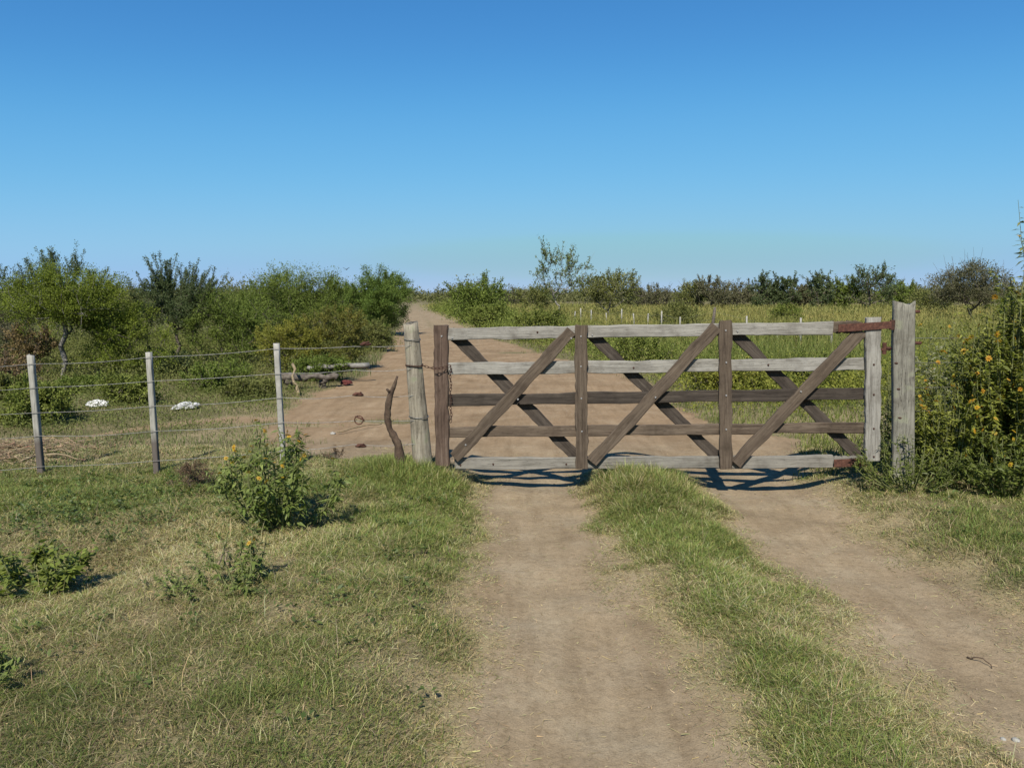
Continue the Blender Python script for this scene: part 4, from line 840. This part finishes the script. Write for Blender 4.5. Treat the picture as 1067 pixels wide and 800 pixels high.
# squared right post with split top
def square_post():
    g = np.random.default_rng(9); D = 5.90; c = atD(939, 400, D); zg = gz(c.x, D); top = atD(938, 315, D).z
    root = thing('gate_post', 'tall squared weathered post with split top at the hinge end of the gate', 'gate post', (c.x, D, zg), R(-23))
    n = 26; H0, H1 = -.25, top - zg; V = []; prof = []
    for (sx, sy) in ((-1, -1), (1, -1), (1, 1), (-1, 1)):
        pass
    ring_ = []
    w = .077
    for e in range(4):
        a0 = [(-1, -1), (1, -1), (1, 1), (-1, 1)][e]; a1 = [(1, -1), (1, 1), (-1, 1), (-1, -1)][e]
        for q in range(6):
            t = .08 + .84 * q / 5; ring_.append((a0[0] * (1 - t) + a1[0] * t, a0[1] * (1 - t) + a1[1] * t))
    S = len(ring_); ph = g.random(8) * 6.28; sv = g.normal(size=S) * .03
    for k in range(n + 1):
        f = k / n; z = H0 + (H1 - H0) * f; wob = .004 * math.sin(f * 7 + ph[0])
        for q, (a, b_) in enumerate(ring_):
            s = w * (1.02 - .05 * f) * (1 + sv[q] + .02 * math.sin(f * 9 + q + ph[1]) + g.normal() * .007)
            zz = z
            if k == n: zz += .012 * math.sin(a * 3 + ph[2]) + g.normal() * .006 - (.04 if (.3 < a < .5) else 0)
            if k == n - 1 and .3 < a < .5: zz -= .015
            V.append((a * s + wob + .07 * (1 - f) - .014, b_ * s, zz))
    Qs = [(k * S + q, k * S + (q + 1) % S, (k + 1) * S + (q + 1) % S, (k + 1) * S + q) for k in range(n) for q in range(S)]
    V.append((.01, 0, H1 - .03)); Ts = [(n * S + q, n * S + (q + 1) % S, len(V) - 1) for q in range(S)]
    a = Acc(); a.add(V, Qs, Ts); link('shaft', a.mesh('shaft', M['square_post_wood'], False), root)
    def hole(px, py, r=.011):
        p = atD(px, py, D - .1); bm = bmesh.new(); bmesh.ops.create_uvsphere(bm, u_segments=10, v_segments=6, radius=r); m_ = bpy.data.meshes.new('nail'); bm.to_mesh(m_); bm.free(); m_.materials.append(M['dark_rust'])
        o = link('nail', m_, root); o.location = (p.x - c.x + .005, -.077 + .001, p.z - zg); o.scale = (1.3, .5, .7)
    for q in ((940, 379), (942, 406), (943, 436)): hole(*q)
    for (p0, p1) in (((946, 325), (957, 324.5)), ((946, 357.5), (958, 357))):
        a_, b_ = atD(*p0, D), atD(*p1, D); ac = Acc(); ac.tube([(a_.x - c.x - .02, .0, a_.z - zg), (b_.x - c.x, .0, b_.z - zg)], [.016, .012], 8)
        link('hinge_bolt', ac.mesh('hinge_bolt', M['rust'], True), root)
    # hinge hook on the gate side
    for (px, py) in ((928, 338.2), (926, 363)):
        p = atD(px, py, D); ac = Acc(); ac.tube([(p.x - c.x - .015, -.03, p.z - zg), (p.x - c.x + .03, -.02, p.z - zg)], [.012, .012], 8); link('hinge_hook', ac.mesh('hinge_hook', M['dark_rust'], True), root)
    return root
square_post()

# latch chain: rusty loop round post and upright, with a hanging tail
def chain():
    a = Acc(); zt = G(461, 379).z; o = thing('latch_chain', 'rusty chain looped between the round post and the gate with a hanging tail', 'chain', (G(466, 380).x, DL - .06, zt))
    path = []
    x0 = atD(440, 381, 6.1).x - o.location.x; x1 = .03
    for k in range(9): t = k / 8; path.append((x0 * (1 - t) + x1 * t, .01 - .045 * math.sin(t * 3.1), -.012 - .02 * math.sin(t * math.pi) + .008 * (1 - t)))
    for k in range(1, 19): path.append((x1 + .004 * math.sin(k * 1.3), .012 + .003 * math.cos(k), -.012 - k * .0255))
    for i, p in enumerate(path[:-1]):
        q = path[i + 1]; d = Vector(q) - Vector(p); L = d.length * 1.35; c = (Vector(p) + Vector(q)) / 2; d.normalize()
        s = d.cross(Vector((.3, .9, .2)) if i % 2 else Vector((.9, -.3, .3))).normalized()
        loop = []
        for k in range(13):
            th = k / 12 * 2 * math.pi; loop.append(c + d * math.cos(th) * L / 2 + s * math.sin(th) * .0085)
        a.tube([tuple(v) for v in loop], .0026, 4, cap=False)
    link('links', a.mesh('links', M['dark_rust'], True), o)
chain()

# ------------------------------------------------------------------ wire fence on the left
fence = thing('wire_fence', 'five-strand wire fence on thin pale posts left of the gate', 'fence', (0, 0, 0))
def slim_post(top, base, D, w, parent, mat, seed, name='post', sink=.25, extra=0):
    g = np.random.default_rng(seed); t = atD(*top, D); b_ = atD(*base, D); zg = gz(b_.x, D); d = (t - b_).normalized(); b_ = b_ + d * ((zg - sink - b_.z) / d.z)
    a = Acc(); n = 10; V = []; L = t - b_
    pr = [(-1, -.8), (-.8, -1), (.8, -1), (1, -.8), (1, .8), (.8, 1), (-.8, 1), (-1, .8)]
    for k in range(n + 1):
        p = L * (k / n)
        for (u, v) in pr: V.append((p.x + u * w / 2 * (1 + g.normal() * .035), p.y + v * w / 2 * (1 + g.normal() * .035), p.z - sink + (g.normal() * .003 if k == n else 0)))
    Qs = [(k * 8 + q, k * 8 + (q + 1) % 8, (k + 1) * 8 + (q + 1) % 8, (k + 1) * 8 + q) for k in range(n) for q in range(8)]
    V.append((L.x, L.y, L.z - sink)); Ts = [(n * 8 + q, n * 8 + (q + 1) % 8, len(V) - 1) for q in range(8)]
    a.add(V, Qs, Ts); o = link(name, a.mesh(name, M[mat]), parent); o.location = (b_.x, D, zg); return o
slim_post((32, 370), (44, 503), 5.98, .044, fence, 'fence_post', 1)
slim_post((155, 367), (164, 497), 6.04, .042, fence, 'fence_post', 2)
slim_post((288, 358), (296, 492), 6.10, .041, fence, 'concrete', 3)
WY = [(-60, (382, 407, 433, 457, 491)), (33, (379, 404, 430, 454, 486)), (157, (372, 397, 423, 449, 480)), (290, (363, 389, 414, 440, 470)), (368, (361, 385.5, 412, 438.5, 463)), (428, (360, 384, 412, 438, 462))]
for k in range(5):
    pts = []
    for (px, ys) in WY:
        D = float(np.interp(px, [-60, 33, 157, 290, 428], [5.93, 5.98, 6.04, 6.1, 6.16])) - .03
        if px == 428: D += -.03
        xo = {33: (0, 2, 5, 8, 11)[k], 157: (0, 2, 4, 5, 7)[k], 290: (0, 1, 3, 4, 5)[k], 428: (0, 2, 4, 6, 9)[k]}.get(px, 0)
        pts.append(np.array(atD(px + xo, ys[k], D)))
    pts = [pts[0] + (pts[0] - pts[1]) * 2.0] + pts
    fine = []
    for i in range(len(pts) - 1):
        for s in range(6):
            t = s / 6; p = pts[i] * (1 - t) + pts[i + 1] * t; p[2] -= .012 * math.sin(math.pi * t) * (1 + .5 * math.sin(k * 2 + i)); fine.append(p)
    fine.append(pts[-1]); a = Acc(); a.tube(fine, .0021, 5, cap=False); link('wire', a.mesh('wire', M['wire'], True), fence)
    # ratchet strainers in the last span
    if k < 5:
        p = atD(381 + (0, 0, -8, -7, -5)[k] if k != 1 else 363, (359, 386, 411.5, 437.5, 465)[k], 6.12 - .03)
        o = bpy.data.objects.new('wire_strainer', None); 
        a = Acc()
        if k == 3:
            a.tube([p + Vector((math.cos(t) * .035, 0, math.sin(t) * .035)) for t in np.linspace(0, 2 * math.pi, 18)], .005, 5, cap=False)
            a.tube([p + Vector((-.03, 0, .03)), p + Vector((.045, .0, .0))], .006, 5)
        elif k != 1:
            a.tube([p + Vector((-.045, 0, 0)), p + Vector((-.02, 0, .006)), p + Vector((.02, 0, .006)), p + Vector((.045, 0, 0))], [.006, .017, .017, .006], 7)
            a.tube([p + Vector((0, -.018, .018)), p + Vector((.0, .018, -.004))], .008, 6)
            a.tube([p + Vector((-.02, -.012, .0)), p + Vector((.03, -.014, .025))], .006, 5)
        if a.n: link('wire_strainer', a.mesh('wire_strainer', M['rust'], False), fence)
        bpy.data.objects.remove(o)
# right wire fence: pale post among the flowers and two visible strands
rf = thing('wire_fence', 'wire fence running right from the square gate post into the flowering bushes', 'fence', (0, 0, 0))
slim_post((1064, 349), (1066, 490), 6.3, .085, rf, 'concrete', 4)
for (y0, y1) in ((378, 374), (404, 399), (428, 424), (352, 350)):
    p0, p1 = np.array(atD(944, y0, 5.92)), np.array(atD(1064, y1, 6.26)); p2 = p1 + (p1 - p0) * 1.2
    a = Acc(); a.tube([p0 * (1 - t) + p1 * t - np.array([0, 0, .01 * math.sin(t * math.pi)]) for t in np.linspace(0, 1, 8)] + [p2], .0021, 5, cap=False); link('wire', a.mesh('wire', M['wire'], True), rf)
# far fence across the meadow
ff = thing('meadow_fence', 'far row of thin pale fence posts crossing the meadow grass behind the gate', 'fence', (0, 0, 0))
line = []
for i, px in enumerate((867, 834, 810, 778, 741, 708, 689, 674, 661, 647, 632, 616, 605, 598)):
    v = (px - 533.5) / F; D = 15.167 / (v + .2667); x = 9.3 - .2667 * (D - 22); zg = gz(x, D); hh = (.80 + .12 * math.sin(i * 2.3)) * (1.35 if px == 741 else 1)
    a = Acc(); s = .035 if px != 741 else .06; ln = rng.normal() * .03 + (.12 if px == 741 else 0)
    a.tube([(0, 0, -.2), (ln * .5, 0, hh * .5), (ln, .01, hh)], [s, s * .95, s * .85], 6, rough=.2); o = link('post', a.mesh('post', M['concrete'] if px != 741 else M['bark']), ff); o.location = (x, D, zg); line.append(np.array((x + ln * .8, D, zg + hh * .85)))
for dz in (0, -.25):
    a = Acc(); a.tube([p + np.array([0, -.04, dz]) for p in line], .003, 4, cap=False); link('wire', a.mesh('wire', M['wire'], True), ff)

# ------------------------------------------------------------------ small things
rng = np.random.default_rng(77)
# crooked stick
pp = [(414, 392), (410, 404), (406.5, 412), (404.5, 424), (403.5, 436), (406, 447), (411, 455), (415, 464), (418.5, 475)]
a = Acc(); Ds = 6.02; P = [np.array(atD(x_, y_, Ds + .01 * i)) for i, (x_, y_) in enumerate(pp)][::-1]
P[0][2] = gz(P[0][0], P[0][1]) - .03; base = P[0].copy()
fine = []; rr = []
R0 = np.array([.036, .034, .029, .025, .026, .027, .024, .018, .009])
for i in range(len(P) - 1):
    for s in range(3): t = s / 3; fine.append(P[i] * (1 - t) + P[i + 1] * t - base); rr.append(R0[i] * (1 - t) + R0[i + 1] * t)
fine.append(P[-1] - base); rr.append(R0[-1])
a.tube(fine, np.array(rr) * (1 + rng.normal(size=len(rr)) * .06), 9, rough=.22)
i0 = len(fine) - 6; a.tube([fine[i0], fine[i0] + np.array([-.02, -.02, .02]), fine[i0] + np.array([-.03, -.03, .035])], [.014, .012, .009], 6)
o = link('crooked_stick', a.mesh('crooked_stick', M['stick'], True)); o.location = base; tag(o, 'crooked dark brown branch stub standing left of the round gate post', 'stick')
# thin sticks on the ground
def stick(px0, px1, r, mat, label, z=.01, name='stick', bow=.02, group=None):
    a = Acc(); p0 = at(*px0, .06); p1 = at(*px1, .06); p0.z = gz(p0.x, p0.y) + z; p1.z = gz(p1.x, p1.y) + z; o = None
    pts = [p0.lerp(p1, t) + Vector((rng.normal() * .008, 0, bow * math.sin(t * math.pi) + rng.normal() * .003)) - p0 for t in np.linspace(0, 1, 8)]
    a.tube([tuple(v) for v in pts], np.linspace(r, r * .5, 8), 5, rough=.2); o = link(name, a.mesh(name, M[mat], True)); o.location = p0; return tag(o, label, 'stick', group)
M['pale_stick'] = noise_mat('pale_stick', [(.3, (.22, .16, .09)), (.7, (.42, .33, .20))], 20, .9)
stick((352, 449), (397, 441), .010, 'pale_stick', 'long pale cane lying on the dirt left of the crooked stick', .03)
stick((22, 497), (50, 489), .010, 'pale_stick', 'dry pale twig lying left of the first fence post foot', .03)
stick((48, 490), (82, 494), .012, 'pale_stick', 'dry pale twig lying right of the first fence post foot', .03)
stick((56, 486), (78, 491), .007, 'pale_stick', 'thin dry twig just behind the twig at the first fence post', .05)
stick((1008, 672), (1034, 682), .004, 'stick', 'thin dark twig on the right wheel track', .005)
stick((228, 618), (237, 600), .007, 'pale_stick', 'upright cut pale stalk beside the small leafy weed', .05, bow=.0)
o = stick((236, 618), (237, 601), .007, 'pale_stick', 'second cut stalk leaning against the upright pale stalk', .05, bow=.0)
# white plastic bags / sheets
def crumple(name, label, px, py, D, L, W_, H_, mat, seed, cat):
    g = np.random.default_rng(seed); bm = bmesh.new(); bmesh.ops.create_icosphere(bm, subdivisions=4, radius=1)
    for v in bm.verts:
        n = 0
        for k in range(5):
            d = Vector(g2 := (math.sin(k * 2.1 + seed), math.cos(k * 1.7 + seed), math.sin(k + seed * .5))); n += abs(math.sin(v.co.dot(d) * (2.8 + k * 2.6) + k)) * (.55 / (k * .7 + 1))
        s = .65 + .5 * n; v.co = Vector((v.co.x * L * s, v.co.y * W_ * s, max(-.25, v.co.z) * H_ * s))
    me = bpy.data.meshes.new(name); bm.to_mesh(me); bm.free(); me.materials.append(M[mat]); x_ = px2x(px, D); o = link(name, me); o.location = (x_, D, gz(x_, D) + H_ * .2 + .03); o.rotation_euler = (0, 0, g.random()); return tag(o, label, cat)
crumple('plastic_bag', 'white crumpled bag on the ground left of the second fence post', 101, 428, 10.6, .13, .09, .055, 'bag', 3, 'bag')
crumple('plastic_bag', 'white crumpled bag on the ground right of the second fence post', 193, 431, 10.4, .17, .10, .055, 'bag', 5, 'bag')
crumple('red_rag', 'dark red rag lying on the fallen grey timber', 361, 387, 13.2, .09, .07, .05, 'red_cloth', 7, 'rag')
# fallen timber
def log(label, p0, p1, D0, D1, z0, z1, r, mat, name='fallen_timber'):
    x0, x1 = px2x(p0, D0), px2x(p1, D1); a = Acc(); A_ = np.array([x0, D0, gz(x0, D0) + z0]); B_ = np.array([x1, D1, gz(x1, D1) + z1]); c = A_.copy()
    pts = [A_ * (1 - t) + B_ * t + rng.normal(size=3) * .022 - c for t in np.linspace(0, 1, 9)]
    a.tube(pts, r * (1 + rng.normal(size=9) * .16), 8, rough=.35); o = link(name, a.mesh(name, M[mat])); o.location = c; return tag(o, label, 'timber')
log('thick pale grey fallen log at the yard edge behind the third fence post', 294, 352, 12.6, 13.0, .22, .20, .06, 'bark')
log('thinner grey timber propped across the fallen log, pointing at the road', 318, 384, 13.5, 13.7, .28, .3, .04, 'pale_bark')
log('short stub of grey timber holding up the fallen log', 336, 337, 12.95, 12.9, .0, .16, .06, 'bark')
log('short dead stub of branch at the left end of the fallen log', 306, 312, 12.5, 11.9, .42, -.02, .022, 'pale_stick')
log('short brown prop under the left end of the fallen log', 300, 301, 12.7, 12.65, .0, .2, .06, 'bark')
# stones on the right track
def stone(px, py, r, label):
    p = at(px, py, .02); bm = bmesh.new(); bmesh.ops.create_icosphere(bm, subdivisions=2, radius=r)
    for v in bm.verts: v.co *= 1 + .3 * math.sin(v.co.x * 210 + px) * math.cos(v.co.y * 170); v.co.z *= .65
    me = bpy.data.meshes.new('stone'); bm.to_mesh(me); bm.free(); me.materials.append(M['concrete']); o = link('stone', me); o.location = (p.x, p.y, gz(p.x, p.y) + r * .25); tag(o, label, 'stone')
stone(1046, 767, .010, 'small grey stone near the lower right corner, the left of two')
stone(1059, 769, .013, 'small bluish stone near the lower right corner, the right of two')
stone(347, 452, .030, 'pale stone on the dirt between third fence post and crooked stick')
# bird
p = atD(361, 281, 60); a = Acc()
a.tube([(-.12, 0, -.02), (-.05, 0, 0), (.06, 0, .02), (.14, 0, .03)], [.005, .03, .035, .01], 6)
o = thing('bird', 'tiny dark bird flying left of the road above the shrubs', 'bird', p); link('body', a.mesh('body', M['dark_wood']), o)
for sgn in (-1, 1):
    a = Acc(); V = [(.05, 0, .03), (-.03, 0, .03), (-.09, sgn * .26, .15), (.0, sgn * .3, .17)]; V2 = [(v[0], v[1], v[2] - .008) for v in V]
    a.add(V + V2, [(0, 1, 2, 3), (7, 6, 5, 4), (0, 4, 5, 1), (1, 5, 6, 2), (2, 6, 7, 3), (3, 7, 4, 0)]); w_ = link('wing', a.mesh('wing', M['dark_wood']), o)
o.rotation_euler = (0, 0, R(70))

# ------------------------------------------------------------------ one common albedo scale for every surface (picture exposed for it)
ALB = .575
for m_ in bpy.data.materials:
    if not m_.use_nodes: continue
    nt = m_.node_tree
    for nd in [q for q in nt.nodes if q.type in ('BSDF_PRINCIPLED', 'BSDF_TRANSLUCENT')]:
        sk = nd.inputs['Base Color'] if nd.type == 'BSDF_PRINCIPLED' else nd.inputs['Color']
        if sk.is_linked:
            src = sk.links[0].from_socket; mm_ = nt.nodes.new('ShaderNodeMix'); mm_.data_type = 'RGBA'; mm_.blend_type = 'MULTIPLY'; mm_.inputs[0].default_value = 1
            mm_.inputs[7].default_value = (ALB, ALB, ALB, 1); nt.links.new(src, mm_.inputs[6]); nt.links.new(mm_.outputs[2], sk)
# ------------------------------------------------------------------ light, sky, camera
EXPO = .66
SUN_EL, SUN_AZ = R(46), R(10)                # light travels towards +Y, slightly to +X
ld = Vector((math.sin(SUN_AZ) * math.cos(SUN_EL), math.cos(SUN_AZ) * math.cos(SUN_EL), -math.sin(SUN_EL)))
sl = bpy.data.lights.new('sun', 'SUN'); sl.energy = 5.0; sl.angle = R(.55); sl.color = (1, .94, .84)
so = bpy.data.objects.new('sun', sl); C.objects.link(so); so.rotation_euler = ld.to_track_quat('-Z', 'Y').to_euler(); so.location = (-5, -20, 25)
w = bpy.data.worlds.new('World'); bpy.context.scene.world = w; w.use_nodes = True; nt = w.node_tree
bg = nt.nodes['Background']; sky = nt.nodes.new('ShaderNodeTexSky'); sky.sky_type = 'NISHITA'; sky.sun_disc = False
sky.sun_elevation = SUN_EL; sky.sun_rotation = R(190); sky.air_density = .8; sky.dust_density = 0; sky.ozone_density = 10; sky.altitude = 50
# the camera's response to the sky: an RGB curve over the whole sky, the same in every direction
s1 = nt.nodes.new('ShaderNodeVectorMath'); s1.operation = 'SCALE'; s1.inputs['Scale'].default_value = .1
cv = nt.nodes.new('ShaderNodeRGBCurve'); s2 = nt.nodes.new('ShaderNodeVectorMath'); s2.operation = 'SCALE'; s2.inputs['Scale'].default_value = 10
cv.mapping.use_clip = False
for ch, pts_ in enumerate((((0, 0), (.078, .065), (.144, .152), (.288, .275), (.491, .335), (1, .62), (4, 3.6)), ((0, 0), (.174, .262), (.314, .455), (.546, .560), (.752, .545), (1, .68), (4, 3.4)), ((0, 0), (.413, .623), (.658, .80), (.896, .775), (.93, .685), (1.0, .63), (1.15, .62), (4, 2.9)))):
    cu = cv.mapping.curves[ch]
    cu.points[0].location = pts_[0]; cu.points[1].location = pts_[-1]
    for q in pts_[1:-1]: cu.points.new(*q)
cv.mapping.update()
nt.links.new(sky.outputs[0], s1.inputs[0]); nt.links.new(s1.outputs[0], cv.inputs['Color']); nt.links.new(cv.outputs[0], s2.inputs[0]); nt.links.new(s2.outputs[0], bg.inputs['Color'])
bg.inputs['Strength'].default_value = .1 / 2 ** EXPO
sc = bpy.context.scene
cam = bpy.data.cameras.new('camera'); co = bpy.data.objects.new('camera', cam); C.objects.link(co); sc.camera = co
co.location = (0, 0, EYE); co.rotation_euler = (R(90) - PITCH, 0, 0); cam.sensor_width = 36; cam.lens = F / 1067 * 36; cam.clip_start = .05; cam.clip_end = 9000
sc.view_settings.view_transform = 'Standard'; sc.view_settings.look = 'None'; sc.view_settings.exposure = EXPO; sc.view_settings.gamma = 1; sc.view_settings.use_curve_mapping = False
sc.render.engine = 'CYCLES'; sc.cycles.use_denoising = True; sc.cycles.max_bounces = 6; sc.cycles.transparent_max_bounces = 4
